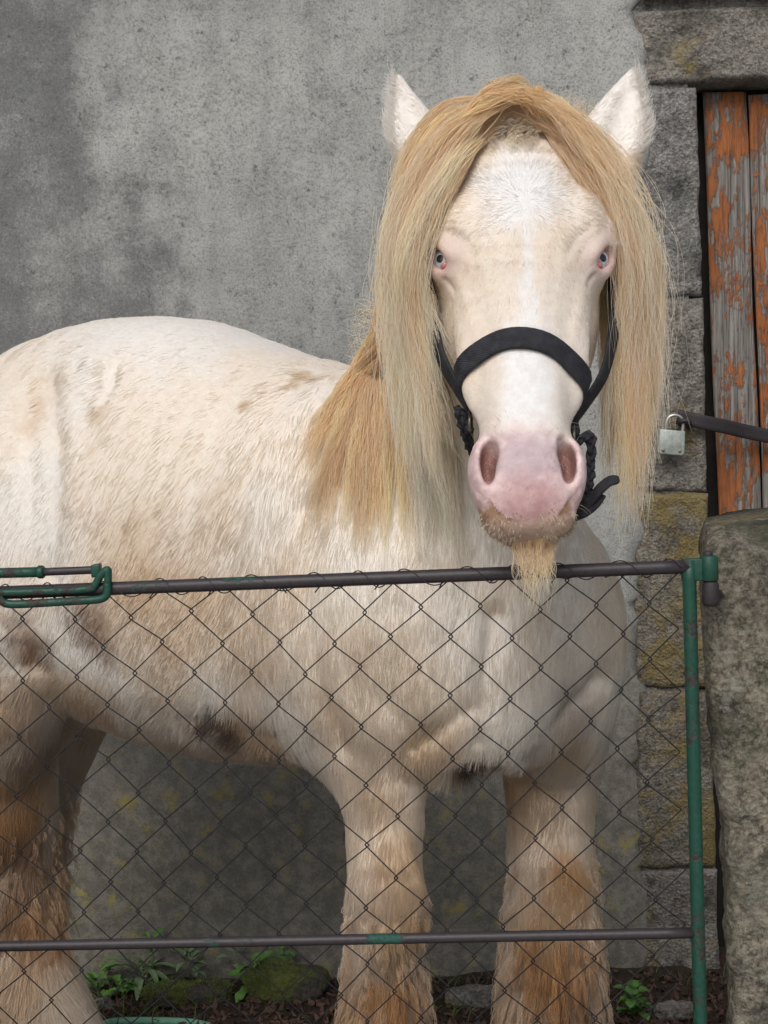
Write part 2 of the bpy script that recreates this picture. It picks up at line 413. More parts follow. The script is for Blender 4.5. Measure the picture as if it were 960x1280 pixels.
# ------------------------------------------------------------------ implicit surfaces
class Field:
    def __init__(s, lo, hi, vox):
        s.lo = np.array(lo, float); s.vox = vox
        s.n = np.ceil((np.array(hi) - s.lo) / vox).astype(int) + 1
        s.d = np.full(s.n, .2, np.float32)
    def _sub(s, lo, hi):
        a = np.maximum(np.floor((np.array(lo) - s.lo) / s.vox).astype(int), 0)
        b = np.minimum(np.ceil((np.array(hi) - s.lo) / s.vox).astype(int) + 1, s.n)
        if (b <= a).any(): return None
        g = [(s.lo[i] + s.vox * np.arange(a[i], b[i])).astype(np.float32) for i in range(3)]
        sl = tuple(slice(a[i], b[i]) for i in range(3))
        return sl, (g[0][:, None, None], g[1][None, :, None], g[2][None, None, :])
    def comb(s, sl, d, k, op):
        o = s.d[sl]; d = d.astype(np.float32)
        if op == 'add':
            h = np.clip(.5 + .5 * (o - d) / k, 0, 1); s.d[sl] = o + (d - o) * h - k * h * (1 - h)
        else:
            d = -d; h = np.clip(.5 - .5 * (o - d) / k, 0, 1); s.d[sl] = o + (d - o) * h + k * h * (1 - h)
    def ell(s, c, r, ax=None, k=.03, op='add'):
        c = np.array(c, float); r = np.array(r, float)
        A = np.eye(3) if ax is None else np.array([list(Vector(a).normalized()) for a in ax])
        R = r.max() + 2.2 * k + .012
        w = s._sub(c - R, c + R)
        if w is None: return
        sl, (X, Y, Z) = w; X = X - c[0]; Y = Y - c[1]; Z = Z - c[2]
        q = [(X * A[i, 0] + Y * A[i, 1] + Z * A[i, 2]) / r[i] for i in range(3)]
        n = np.sqrt(q[0] ** 2 + q[1] ** 2 + q[2] ** 2); g = np.sqrt(sum((q[i] / r[i]) ** 2 for i in range(3))) + 1e-6
        s.comb(sl, n * (n - 1) / g if r.min() > .3 * r.max() else (n - 1) * r.min(), k, op)
    def seg(s, c0, c1, X0, X1, Y0, Y1, p0, p1, n, k, op, cap):
        """one piece of a limb; p = (half width, half height +Y, half height -Y)"""
        c0 = np.array(c0, float); c1 = np.array(c1, float)
        ax = c1 - c0; L2 = ax.dot(ax); L = math.sqrt(L2); an = ax / L
        R = max(max(p0), max(p1)) + 2.2 * k + .015
        w = s._sub(np.minimum(c0, c1) - R, np.maximum(c0, c1) + R)
        if w is None: return
        sl, (X, Y, Z) = w; X = X - c0[0]; Y = Y - c0[1]; Z = Z - c0[2]
        al = X * an[0] + Y * an[1] + Z * an[2]
        t = np.clip(al / L, 0, 1); wq = al - t * L
        X = X - t * ax[0]; Y = Y - t * ax[1]; Z = Z - t * ax[2]
        xa = [X0[i] + (X1[i] - X0[i]) * t for i in range(3)]; ya = [Y0[i] + (Y1[i] - Y0[i]) * t for i in range(3)]
        u = X * xa[0] + Y * xa[1] + Z * xa[2]; v = X * ya[0] + Y * ya[1] + Z * ya[2]
        a = p0[0] + (p1[0] - p0[0]) * t; b1 = p0[1] + (p1[1] - p0[1]) * t; b2 = p0[2] + (p1[2] - p0[2]) * t
        b = np.where(v > 0, b1, b2); m = np.minimum(a, np.minimum(b1, b2))
        cc = m * cap
        q = (np.abs(u / a) ** n + np.abs(v / b) ** n) ** (2. / n) + (wq / cc) ** 2
        s.comb(sl, (np.sqrt(q) - 1) * m, k, op)
    def limb(s, st, n=2.0, k=.03, op='add', cap=1., res=3):
        """st: list of (centre, X axis, Y axis, a, b1, b2); resampled on a spline"""
        N = len(st); arr = np.array([list(c) + list(x) + list(y) + [a, b1, b2] for c, x, y, a, b1, b2 in st], float)
        out = []
        for i in range(N - 1):
            p0, p1, p2, p3 = arr[max(i - 1, 0)], arr[i], arr[i + 1], arr[min(i + 2, N - 1)]
            for j in range(res):
                t = j / res
                out.append(.5 * (2 * p1 + (p2 - p0) * t + (2 * p0 - 5 * p1 + 4 * p2 - p3) * t * t + (3 * p1 - p0 - 3 * p2 + p3) * t ** 3))
        out.append(arr[-1])
        # inside one limb: plain union via a local field so k only acts against the rest
        loc = Field(s.lo, s.lo + s.vox, s.vox); loc.n = s.n; loc.d = np.full(s.n, .2, np.float32)
        lo = np.full(3, 1e9); hi = np.full(3, -1e9)
        for q0, q1 in zip(out[:-1], out[1:]):
            loc.seg(q0[:3], q1[:3], q0[3:6], q1[3:6], q0[6:9], q1[6:9], q0[9:], q1[9:], n, .0005, 'add', cap)
            R = max(q0[9:].max(), q1[9:].max()) + 2.2 * k + .02
            lo = np.minimum(lo, np.minimum(q0[:3], q1[:3]) - R); hi = np.maximum(hi, np.maximum(q0[:3], q1[:3]) + R)
        sl, _ = s._sub(lo, hi)
        s.comb(sl, loc.d[sl], k, op)
    def nets(s):
        d = s.d; n = s.n
        for ax in range(3):                      # closed at the box
            for e in (0, -1):
                sl = [slice(None)] * 3; sl[ax] = e; d[tuple(sl)] = np.maximum(d[tuple(sl)], .001)
        S8 = (d < 0)
        cs = np.zeros(n - 1, np.int8)
        offs = [(i, j, k) for i in (0, 1) for j in (0, 1) for k in (0, 1)]
        for o in offs: cs += S8[o[0]:n[0] - 1 + o[0], o[1]:n[1] - 1 + o[1], o[2]:n[2] - 1 + o[2]]
        act = np.argwhere((cs > 0) & (cs < 8)); idx = np.full(n - 1, -1, np.int64); idx[tuple(act.T)] = np.arange(len(act))
        acc = np.zeros((len(act), 3)); cnt = np.zeros(len(act))
        for a in offs:
            for ax in range(3):
                if a[ax]: continue
                b = list(a); b[ax] = 1
                va = d[tuple((act + a).T)]; vb = d[tuple((act + b).T)]
                m = (va < 0) != (vb < 0); t = np.where(m, va / np.where(m, va - vb, 1), 0)
                pt = np.tile(np.array(a, float), (len(act), 1)); pt[:, ax] = t
                acc += pt * m[:, None]; cnt += m
        V = s.lo + s.vox * (act + acc / cnt[:, None])
        Q = []
        for ax in range(3):
            b, c = (ax + 1) % 3, (ax + 2) % 3
            sl0 = [slice(None)] * 3; sl1 = [slice(None)] * 3
            sl0[ax] = slice(0, n[ax] - 1); sl1[ax] = slice(1, n[ax])
            A = S8[tuple(sl0)]; B = S8[tuple(sl1)]
            e = np.argwhere(A != B); e = e[(e[:, b] > 0) & (e[:, c] > 0) & (e[:, b] < n[b] - 1) & (e[:, c] < n[c] - 1)]
            flip = A[tuple(e.T)]
            def at(db, dc):
                g = e.copy(); g[:, b] += db; g[:, c] += dc; return idx[tuple(g.T)]
            q = np.stack([at(-1, -1), at(0, -1), at(0, 0), at(-1, 0)], 1)
            q[~flip] = q[~flip][:, ::-1]; Q.append(q)
        return V, np.concatenate(Q)


# ------------------------------------------------------------------ the horse: body field
TH = math.radians(35)
HD = Vector((math.cos(TH), -math.sin(TH), 0))       # heading of the trunk
RD = Vector((-math.sin(TH), -math.cos(TH), 0))      # the horse's right side, towards the viewer
Z = Vector((0, 0, 1))
O = Vector(((600 - 480) * 2.16 / F, 2.16, 0))
body = Field((-1.2, 1.72, .0), (.6, 3.2, 1.78), .008)

st = []
for s, yt, yb, hw in ((.03, 650, 900, .15), (-.10, 540, 955, .225), (-.28, 462, 950, .265), (-.5, 432, 938, .295), (-.68, 410, 900, .30),
                      (-.84, 401, 835, .275), (-1.0, 432, 770, .235), (-1.12, 476, 700, .17)):
    c = O + HD * s
    px = 480 + c.x * F / c.y
    zt = P(px, yt, c.y).z; zb = P(px, yb, c.y).z
    c.z = zt * .46 + zb * .54
    st.append((c, RD, Z, hw, zt - c.z, c.z - zb))
body.limb(st, n=2.25, k=.05, cap=.8)


def lims(field, pts, k=.05, lat=Vector((1, 0, 0)), flat=1.0):
    st = []
    for i, q in enumerate(pts):
        px, py, D, r = q[:4]; fl = q[4] if len(q) > 4 else flat
        c = P(px, py, D); rm = r * D / F
        a = P(*pts[max(i - 1, 0)][:3]); b = P(*pts[min(i + 1, len(pts) - 1)][:3])
        t = (b - a).normalized(); x = (lat - t * lat.dot(t)).normalized(); y = x.cross(t)
        st.append((c, x, y, rm, rm * fl, rm * fl))
    field.limb(st, k=k)


# hindquarters
body.ell(P(6, 645, 2.47), (.165, .15, .215), (RD, HD, Z), .035)                 # right thigh
body.ell(P(118, 470, 2.42), (.04, .05, .035), (RD, HD, Z), .05)              # point of hip
lims(body, [(15, 600, 2.50, 95, 1.2), (28, 730, 2.44, 78, 1.3), (18, 850, 2.45, 66, 1.25), (10, 950, 2.52, 60, 1.2), (12, 1030, 2.56, 60, 1.15),
            (16, 1090, 2.55, 54, 1.05), (22, 1170, 2.53, 50), (36, 1250, 2.5, 62), (52, 1310, 2.46, 70), (66, 1358, 2.43, 82)], .04)
body.ell(P(90, 700, 2.62), (.14, .15, .22), (RD, HD, Z), .05)                 # left thigh, inner side
lims(body, [(112, 700, 2.66, 66), (112, 790, 2.66, 58), (98, 880, 2.7, 44), (58, 990, 2.78, 36), (48, 1050, 2.8, 34), (40, 1140, 2.78, 28),
            (40, 1240, 2.74, 38), (48, 1300, 2.70, 50)], .05)
# forehand
lims(body, [(452, 800, 2.2, 100, 1.1), (464, 880, 2.15, 88, 1.05), (475, 950, 2.12, 66), (480, 1010, 2.11, 51), (481, 1080, 2.1, 46), (482, 1125, 2.09, 50), (480, 1190, 2.12, 45),
            (477, 1290, 2.13, 42), (476, 1390, 2.12, 50), (474, 1440, 2.07, 50), (472, 1492, 2.04, 66)], .08)
lims(body, [(690, 800, 2.28, 82, 1.0), (692, 890, 2.29, 74), (690, 960, 2.3, 61), (688, 1030, 2.3, 54), (690, 1100, 2.29, 56), (690, 1150, 2.28, 54), (690, 1220, 2.3, 54),
            (688, 1300, 2.3, 46), (688, 1370, 2.28, 54), (684, 1410, 2.22, 54), (682, 1452, 2.19, 70)], .08)
body.ell(P(683, 765, 2.24), (.118, .15, .165), None, .06)                       # left shoulder
body.ell(P(490, 770, 2.12), (.15, .13, .18), None, .08)                       # right shoulder
body.ell(P(590, 850, 2.10), (.13, .12, .15), None, .06)                       # breast
body.ell(P(692, 860, 2.2), (.075, .07, .12), None, .08)
body.ell(P(486, 1108, 2.045), (.040, .012, .045), None, .03)
body.ell(P(690, 1112, 2.225), (.042, .012, .045), None, .03)
body.ell(P(545, 905, 2.08), (.06, .06, .06), None, .04)
body.ell(P(660, 880, 2.14), (.055, .06, .07), None, .04)
body.ell(P(600, 955, 2.06), (.04, .05, .025), None, .04, 'sub')               # hollow between the forelegs
# neck
nst = []
for px, py, D, lat, a, b in ((540, 730, 2.27, (.62, .78, 0), .19, .22), (578, 600, 2.16, (.8, .6, 0), .14, .2), (612, 450, 2.05, (.95, .3, 0), .11, .17), (640, 300, 1.98, (1, .05, 0), .092, .135), (648, 220, 1.96, (1, 0, 0), .075, .09)):
    nst.append([P(px, py, D), Vector(lat), None, a, b])
full = []
for i, (c, l, _, a, b) in enumerate(nst):
    t = (nst[min(i + 1, 4)][0] - nst[max(i - 1, 0)][0]).normalized()
    x = (l - t * l.dot(t)).normalized(); full.append((c, x, t.cross(x), a, b, b))
body.limb(full, k=.07)
bv, bq = body.nets()

# ------------------------------------------------------------------ the horse: head field, in its own frame
HA, HB = P(649, 150, 1.865), P(663, 640, 1.665)
HU = (HB - HA).normalized()
HL = Vector((1, 0, .035)); HL = (HL - HU * HL.dot(HU)).normalized()
HN = HU.cross(HL)
def HP(u, v, w): return HA + HU * u + HN * v + HL * w
head = Field((-.15, -.30, -.225), (.64, .07, .225), .003)
ex, ey, ez = Vector((1, 0, 0)), Vector((0, 1, 0)), Vector((0, 0, 1))
def hst(u, a, vf, vb, sp=.42):
    c = vf - (vf - vb) * sp
    return ((u, c, 0), ez, ey, a, vf - c, c - vb)
head.limb([hst(-.03, .06, -.03, -.15), hst(.03, .085, .000, -.19), hst(.09, .096, .012, -.22), hst(.15, .102, .016, -.24), hst(.21, .093, .011, -.25),
           hst(.28, .074, .006, -.22), hst(.35, .060, .004, -.16), hst(.41, .053, .002, -.125), hst(.46, .053, -.002, -.105), hst(.51, .048, -.012, -.095), hst(.54, .040, -.024, -.085)],
          n=2.7, k=.02, cap=.6)
for sg in (-1, 1):
    head.ell((.21, -.15, .062 * sg), (.115, .10, .050), None, .03)                 # cheek
    head.ell((.168, -.052, .088 * sg), (.045, .036, .030), None, .03)              # orbit
    head.ell((.135, -.030, .086 * sg), (.036, .030, .024), None, .03)              # brow
    head.ell((.10, -.055, .118 * sg), (.03, .03, .022), None, .03, 'sub')          # temple hollow
    head.ell((.30, -.045, .068 * sg), (.08, .020, .016), ((1, -.25, 0), ey, ez), .025)   # facial crest
head.ell((.482, -.042, 0), (.056, .045, .062), None, .03)                          # muzzle
head.ell((.514, -.036, 0), (.040, .036, .051), None, .025)                         # upper lip
for sg in (-1, 1):
    head.ell((.482, -.028, .052 * sg), (.037, .026, .020), ((1, 0, .22 * sg), ey, ez), .014)          # nostril wing
    head.ell((.534, -.042, .034 * sg), (.022, .028, .021), None, .012)             # lip corner pads
    head.ell((.476, -.004, .0485 * sg), (.027, .030, .0095), ((1, -.1, .22 * sg), (0, 1, .45 * sg), ez), .007, 'sub')   # nostril
    head.ell((.456, -.006, .0425 * sg), (.012, .026, .0075), ((.8, 0, .6 * sg), (0, 1, .3 * sg), ez), .006, 'sub')
head.ell((.534, -.062, 0), (.020, .034, .047), None, .010)                         # lower lip and chin
head.ell((.538, -.080, 0), (.022, .030, .034), None, .02)
EYES = {}
for sg in (-1, 1):
    ec = np.array((.187, -.038, .0945 * sg)); eo = Vector((.06, .74, .67 * sg)).normalized()
    EYES[sg] = (ec, eo)
    lon = Vector((.75, .0, -.55 * sg)); lon = (lon - eo * lon.dot(eo)).normalized(); sh = eo.cross(lon)
    if sh.x > 0: sh = -sh                                                                   # towards the poll and outwards
    E_ = np.array(eo)
    head.ell(ec - E_ * .003, (.0245, .0235, .0235), (lon, sh, eo), .012)                       # lids over the ball
    head.ell(ec + E_ * .010 + np.array(sh) * .0175, (.023, .0100, .0165), (lon, sh, eo), .010)
    head.ell((.160, -.046, .106 * sg), (.028, .024, .016), ((1, 0, .35 * sg), ey, ez), .02)   # hood above
    head.ell(ec + E_ * .006 - np.array(sh) * .0170, (.017, .0065, .012), (lon, sh, eo), .010)  # lower lid
    head.ell(ec + E_ * .019 - np.array(sh) * .001, (.0172, .0098, .016), (lon, sh, eo), .003, 'sub')                # opening
for sg, es in ((1, [(.07, -.075, .096, .036, .032), (.03, -.066, .116, .047, .028), (-.025, -.06, .135, .042, .021), (-.075, -.055, .150, .022, .013), (-.110, -.052, .160, .005, .005)]),
               (-1, [(.07, -.075, -.093, .034, .030), (.03, -.066, -.114, .042, .026), (-.020, -.06, -.134, .034, .019), (-.065, -.055, -.148, .018, .012), (-.102, -.052, -.158, .005, .005)])):
    Xe = Vector((.3 * sg, -.35 * sg, 1)).normalized(); Ye = Vector((0, 1, .35)).normalized()
    axd = Vector((-1, .15, .45 * sg)).normalized(); Xe = (ez - axd * ez.dot(axd)).normalized(); Ye = axd.cross(Xe)
    if Ye.y < 0: Ye = -Ye
    head.limb([(Vector(q[:3]), Xe, Ye, q[3], q[4], q[4]) for q in es], k=.012, res=3)
    head.limb([(Vector(q[:3]) + Ye * (q[4] * 1.28) + Xe * (sg * q[3] * .15), Xe, Ye, q[3] * .62, q[4] * .75, q[4] * .75) for q in es[1:4]], k=.006, op='sub', res=3)
hv, hq = head.nets()
Hm = np.array([list(HU), list(HN), list(HL)])
hvw = hv @ Hm + np.array(HA)
V = np.concatenate([bv, hvw]); Qd = np.concatenate([bq, hq + len(bv)])
tmp = bpy.data.objects.new('tmp', np_mesh('tmp', V, Qd)); COL.objects.link(tmp)
rm = tmp.modifiers.new('r', 'REMESH'); rm.mode = 'VOXEL'; rm.voxel_size = .0032; rm.use_smooth_shade = True
sm = tmp.modifiers.new('s', 'SMOOTH'); sm.factor = .5; sm.iterations = 4
dg = bpy.context.evaluated_depsgraph_get()
hme = bpy.data.meshes.new_from_object(tmp.evaluated_get(dg)); hme.name = 'horse'
bpy.data.objects.remove(tmp)
_bm = bmesh.new(); _bm.from_mesh(hme); _bm.verts.ensure_lookup_table()      # keep only the one outer skin
_seen = set(); _best = []
for _v in _bm.verts:
    if _v.index in _seen: continue
    _st = [_v]; _seen.add(_v.index); _isl = []
    while _st:
        q = _st.pop(); _isl.append(q)
        for e in q.link_edges:
            o_ = e.other_vert(q)
            if o_.index not in _seen: _seen.add(o_.index); _st.append(o_)
    if len(_isl) > len(_best): _best = _isl
_keep = {q.index for q in _best}
bmesh.ops.delete(_bm, geom=[q for q in _bm.verts if q.index not in _keep], context='VERTS')
_bm.to_mesh(hme); _bm.free()
hme.materials.clear(); hme.materials.append(M['skin']); hme.shade_smooth()
horse = link('horse', hme)
tag(horse, 'cream white horse with a long golden forelock looking over the wire gate', 'horse')
nv = len(hme.vertices)
hco = np.empty(nv * 3, np.float32); hme.vertices.foreach_get('co', hco); hco = hco.reshape(-1, 3).astype(float)
hno = np.empty(nv * 3, np.float32); hme.vertex_normals.foreach_get('vector', hno); hno = hno.reshape(-1, 3).astype(float)
hme.calc_loop_triangles()
tri = np.empty(len(hme.loop_triangles) * 3, np.int32); hme.loop_triangles.foreach_get('vertices', tri); tri = tri.reshape(-1, 3)
BVH = BVHTree.FromPolygons([tuple(p) for p in hco.tolist()], tri.tolist())
def sculpt(path, rpx, depth):
    """push a soft crease (negative) or ridge (positive) into the body along a line on it"""
    pts = []
    for x_, y_ in path:
        r = BVH.ray_cast(CAMLOC, (P(x_, y_, 2.) - CAMLOC).normalized())
        if r[0] is not None: pts.append(r[0])
    if not pts: return
    R_ = rpx * pts[0].y / F; pa = np.array([list(p) for p in pts])
    best = np.full(nv, 1e9)
    for i in range(max(1, len(pa) - 1)):
        a_ = pa[i]; b_ = pa[min(i + 1, len(pa) - 1)] - a_; L2 = max(1e-9, b_ @ b_)
        t = np.clip(((hco - a_) @ b_) / L2, 0, 1); best = np.minimum(best, np.linalg.norm(hco - a_ - t[:, None] * b_, axis=1))
    w_ = np.exp(-(best / R_) ** 2 * 1.6) * (best < R_ * 2)
    hco[:] = hco + hno * (w_ * depth)[:, None]
for a_ in (([(60, 480), (68, 560), (66, 640), (60, 715)], 24, -.009), ([(112, 452), (134, 458)], 18, .006), ([(142, 458), (140, 480), (128, 500)], 12, -.005), ([(105, 520), (110, 560)], 32, -.006),
           ([(388, 640), (378, 760), (398, 860), (424, 930)], 30, -.009), ([(618, 770), (608, 850), (600, 930)], 18, -.012), ([(748, 850), (712, 890), (672, 930)], 24, -.015),
           ([(520, 935), (556, 905), (590, 885)], 20, -.008), ([(540, 700), (520, 800), (530, 880)], 40, .010),
           ([(240, 900), (300, 918), (340, 925)], 18, -.012), ([(20, 790), (30, 830)], 26, -.007), ([(455, 1150), (500, 1152)], 14, -.006),
           ([(570, 345), (590, 400), (602, 440)], 12, .0018), ([(738, 340), (722, 400), (712, 440)], 12, .0018), ([(612, 330), (616, 400), (622, 480)], 12, -.0010), ([(692, 325), (690, 400), (688, 480)], 12, -.0010),
           ([(596, 615), (610, 628), (624, 644)], 5, -.0014), ([(726, 610), (714, 626), (702, 642)], 5, -.0014), ([(662, 612), (663, 650)], 4, -.0018),
           ([(628, 556), (640, 548)], 6, -.003), ([(700, 552), (688, 546)], 6, -.003), ([(556, 350), (566, 362)], 5, -.003), ([(742, 344), (734, 356)], 5, -.003), ([(560, 290), (580, 300), (592, 318)], 8, -.0014), ([(738, 284), (722, 296), (712, 314)], 8, -.0014)):
    sculpt(*a_)
hme.vertices.foreach_set('co', hco.astype(np.float32).ravel()); hme.update()
hno = np.empty(nv * 3, np.float32); hme.vertex_normals.foreach_get('vector', hno); hno = hno.reshape(-1, 3).astype(float)
BVH = BVHTree.FromPolygons([tuple(p) for p in hco.tolist()], tri.tolist())
def hit(px, py):
    d = (P(px, py, 2.) - CAMLOC).normalized()
    return BVH.ray_cast(CAMLOC, d)
def on_horse(px, py, D=2.3):
    r = hit(px, py)
    return r[0] if r[0] is not None else P(px, py, D)
HLOC = lambda p: (np.asarray(p) - np.array(HA)) @ Hm.T      # world -> (u, v, w)

# ------------------------------------------------------------------ coat colour: where the horse itself is white, cream, pink or muddy, with low-down shade painted in
CREAM, WHITE, TAN = np.array((.76, .69, .595)), np.array((.775, .75, .705)), np.array((.54, .40, .26))
PINK, BROWN, BLUEW, ORANGE = np.array((.63, .475, .475)), np.array((.22, .13, .075)), np.array((.80, .81, .82)), np.array((.46, .27, .12))
COAT_MARKS = [  # mud and other dark marks: px, py, radius px, amount, colour, ragged
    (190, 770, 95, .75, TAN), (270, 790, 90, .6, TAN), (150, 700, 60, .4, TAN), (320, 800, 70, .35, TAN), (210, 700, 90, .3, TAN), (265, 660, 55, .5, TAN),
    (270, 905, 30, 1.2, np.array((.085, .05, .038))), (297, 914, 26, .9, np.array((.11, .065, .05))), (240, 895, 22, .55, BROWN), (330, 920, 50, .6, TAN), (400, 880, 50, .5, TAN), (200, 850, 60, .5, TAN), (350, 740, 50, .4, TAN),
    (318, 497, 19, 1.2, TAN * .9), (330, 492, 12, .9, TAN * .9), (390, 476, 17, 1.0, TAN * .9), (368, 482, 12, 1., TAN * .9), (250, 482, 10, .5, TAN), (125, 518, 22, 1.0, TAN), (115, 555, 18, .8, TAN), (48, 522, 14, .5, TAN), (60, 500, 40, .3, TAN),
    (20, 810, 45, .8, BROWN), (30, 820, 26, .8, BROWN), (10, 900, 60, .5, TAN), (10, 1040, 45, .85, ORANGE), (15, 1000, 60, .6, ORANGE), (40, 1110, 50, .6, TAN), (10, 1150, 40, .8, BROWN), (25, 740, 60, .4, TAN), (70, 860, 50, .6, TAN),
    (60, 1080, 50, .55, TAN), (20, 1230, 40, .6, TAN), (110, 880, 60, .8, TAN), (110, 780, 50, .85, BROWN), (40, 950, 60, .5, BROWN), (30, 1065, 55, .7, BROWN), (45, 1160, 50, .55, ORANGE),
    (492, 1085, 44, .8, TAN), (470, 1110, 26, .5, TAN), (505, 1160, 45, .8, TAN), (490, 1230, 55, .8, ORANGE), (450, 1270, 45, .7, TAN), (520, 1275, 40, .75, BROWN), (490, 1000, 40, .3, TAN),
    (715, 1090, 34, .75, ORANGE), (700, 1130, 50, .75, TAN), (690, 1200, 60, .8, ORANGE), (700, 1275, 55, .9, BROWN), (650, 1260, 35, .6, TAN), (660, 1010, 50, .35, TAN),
    (590, 950, 42, .85, BROWN), (560, 930, 50, .6, TAN), (640, 970, 45, .65, TAN), (700, 940, 50, .4, TAN), (600, 960, 24, .8, np.array((.05, .04, .035))), (540, 940, 40, .4, TAN), (620, 800, 90, .2, TAN), (500, 820, 60, .2, TAN),  # darker marks in the hollow between the forelegs
    (705, 880, 45, .45, BROWN), (450, 800, 30, .3, TAN)]  # browner mark in the left armpit
uvw = HLOC(hco)
jit = (np.stack([fbm(hco, 16, 4, 50 + i) for i in range(3)], 1) - .5) * .11
jco = hco + jit
n1 = fbm(hco, 4.5, 4, 3); n2 = fbm(hco, 22, 4, 9)
C = CREAM + (WHITE - CREAM) * sstep(.35, .62, n1)[:, None]
C = C + (TAN - C) * (.05 * sstep(.56, .72, n2) * sstep(1.25, .95, hco[:, 2]))[:, None]
inhead = (uvw[:, 0] > -.12) & (uvw[:, 1] > -.20) & (np.abs(uvw[:, 2]) < .19) & (uvw[:, 0] < .62)
mud_shade = sstep(1.02, .58, hco[:, 2] + (fbm(hco, 6, 4, 91) - .5) * .5)          # dried leg mud plus the lower body's shading, painted in by height
C = C + (np.array((.50, .385, .28)) - C) * (.50 * mud_shade)[:, None]
for px, py, r, amt, col in COAT_MARKS:
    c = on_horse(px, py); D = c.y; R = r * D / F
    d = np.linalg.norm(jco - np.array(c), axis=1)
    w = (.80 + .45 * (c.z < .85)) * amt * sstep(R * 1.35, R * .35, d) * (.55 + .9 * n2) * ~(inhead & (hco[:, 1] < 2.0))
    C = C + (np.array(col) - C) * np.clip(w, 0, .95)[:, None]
u, v, w = uvw.T
fn = fbm(hco, 30, 4, 71)
Hc = CREAM * np.array((1.0, .96, .92)) + (WHITE - CREAM) * sstep(.4, .65, n1)[:, None] * .8
blaze = np.maximum(sstep(.08, .025, np.hypot(w * .95, (u - .105) * .9) + (fn - .5) * .05), sstep(.014, .003, np.abs(w - .004) + (fn - .5) * .02) * sstep(.05, .12, u) * .75) * sstep(.40, .34, u)
blaze = np.maximum(blaze, sstep(.045, .02, np.abs(w) + (fn - .5) * .03) * sstep(.26, .33, u) * sstep(.46, .40, u))
Hc = Hc + (BLUEW - Hc) * (.9 * blaze * (v > -.08))[:, None]
pk = sstep(.412, .465, u + (fn - .5) * .07 + np.abs(w) * .25 - .01)
Hc = Hc + (PINK * (.85 + .4 * fn[:, None]) - Hc) * (pk * (v > -.16))[:, None]
mot = fbm(hco, 150, 4, 133); mot2 = fbm(hco, 60, 4, 137)
Hc = Hc * (1 + (pk * (v > -.16) * ((mot - .5) * .75 + (mot2 - .5) * .45)))[:, None]
Hc = Hc + (np.array((.72, .60, .58)) - Hc) * (.5 * pk * (v > -.16) * sstep(.54, .66, mot2))[:, None]
Hc = Hc + (np.array((.20, .13, .10)) - Hc) * (.45 * (u > .43) * (v > -.12) * sstep(.74, .80, fbm(hco, 210, 3, 141)))[:, None]
grey = sstep(.06, .02, np.hypot(w, (u - .468) * 1.1) + (fn - .5) * .05) * pk
Hc = Hc + (np.array((.47, .385, .42)) - Hc) * (.75 * grey * (.6 + .8 * fn))[:, None]
redd = sstep(.062, .01, np.hypot(w * .9, (u - .528) * 1.2) + (fn - .5) * .05) * pk
Hc = Hc + (np.array((.40, .185, .19)) - Hc) * (.62 * redd * (.5 + fn))[:, None]
lipc = sstep(.024, .010, np.hypot(np.abs(w) - .038, (u - .532) * 1.3) + (fn - .5) * .05) * (v < -.01)
Hc = Hc + (np.array((.24, .14, .07)) - Hc) * (.9 * lipc)[:, None]
chin = sstep(.535, .55, u + (fn - .5) * .03)
Hc = Hc + (np.array((.50, .38, .27)) - Hc) * (.6 * chin)[:, None]
for sg in (-1, 1):
    ec, eo = EYES[sg]
    de = np.linalg.norm(uvw - (ec + np.array(eo) * .01), axis=1)
    Hc = Hc + (np.array((.50, .24, .23)) - Hc) * (.8 * sstep(.028, .014, de))[:, None]
    Hc = Hc + (np.array((.60, .45, .42)) - Hc) * (.5 * sstep(.055, .025, de))[:, None]
    dn = np.hypot((u - .473) * .55, w - .047 * sg)
    Hc = Hc + (np.array((.24, .105, .085)) - Hc) * (.9 * sstep(.018, .009, dn) * (v < -.011) * (u > .42) * (u < .52))[:, None]
earv = sstep(.04, .01, u) * sstep(.085, .10, np.abs(w)) * inhead
Hc = Hc + (np.array((.82, .79, .75)) - Hc) * earv[:, None]
hm = sstep(2.02, 1.93, hco[:, 1]) * inhead
C = C + (Hc - C) * hm[:, None]
for px, py, D in ((472, 1492, 2.04), (682, 1452, 2.19), (66, 1358, 2.43), (48, 1300, 2.70)):     # hooves
    c = np.array(P(px, py, D)); near = np.linalg.norm(hco[:, :2] - c[:2], axis=1) < .14
    C = np.where((near & (hco[:, 2] < c[2] + .03))[:, None], np.array((.13, .11, .09)), C)
C = np.clip(C, .01, .88)
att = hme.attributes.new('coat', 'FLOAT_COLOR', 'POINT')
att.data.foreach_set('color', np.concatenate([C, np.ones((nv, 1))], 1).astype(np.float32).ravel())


# ------------------------------------------------------------------ hair curves
def curves(name, pts, rad, col, mat, parent):
    """pts (n,k,3) rad (n,k) col (n,k,3) -> one curves object"""
    n, k, _ = pts.shape
    hc = bpy.data.hair_curves.new(name)
    hc.add_curves([k] * n)
    hc.attributes['position'].data.foreach_set('vector', np.ascontiguousarray(pts, np.float32).ravel())
    ra = hc.attributes.get('radius') or hc.attributes.new('radius', 'FLOAT', 'POINT')
    ra.data.foreach_set('value', np.ascontiguousarray(rad, np.float32).ravel())
    ca = hc.attributes.new('hair_color', 'FLOAT_COLOR', 'POINT')
    ca.data.foreach_set('color', np.concatenate([col, np.ones((n, k, 1))], 2).astype(np.float32).ravel())
    hc.materials.append(mat)
    o = bpy.data.objects.new(name, hc); COL.objects.link(o); o.parent = parent
    return o


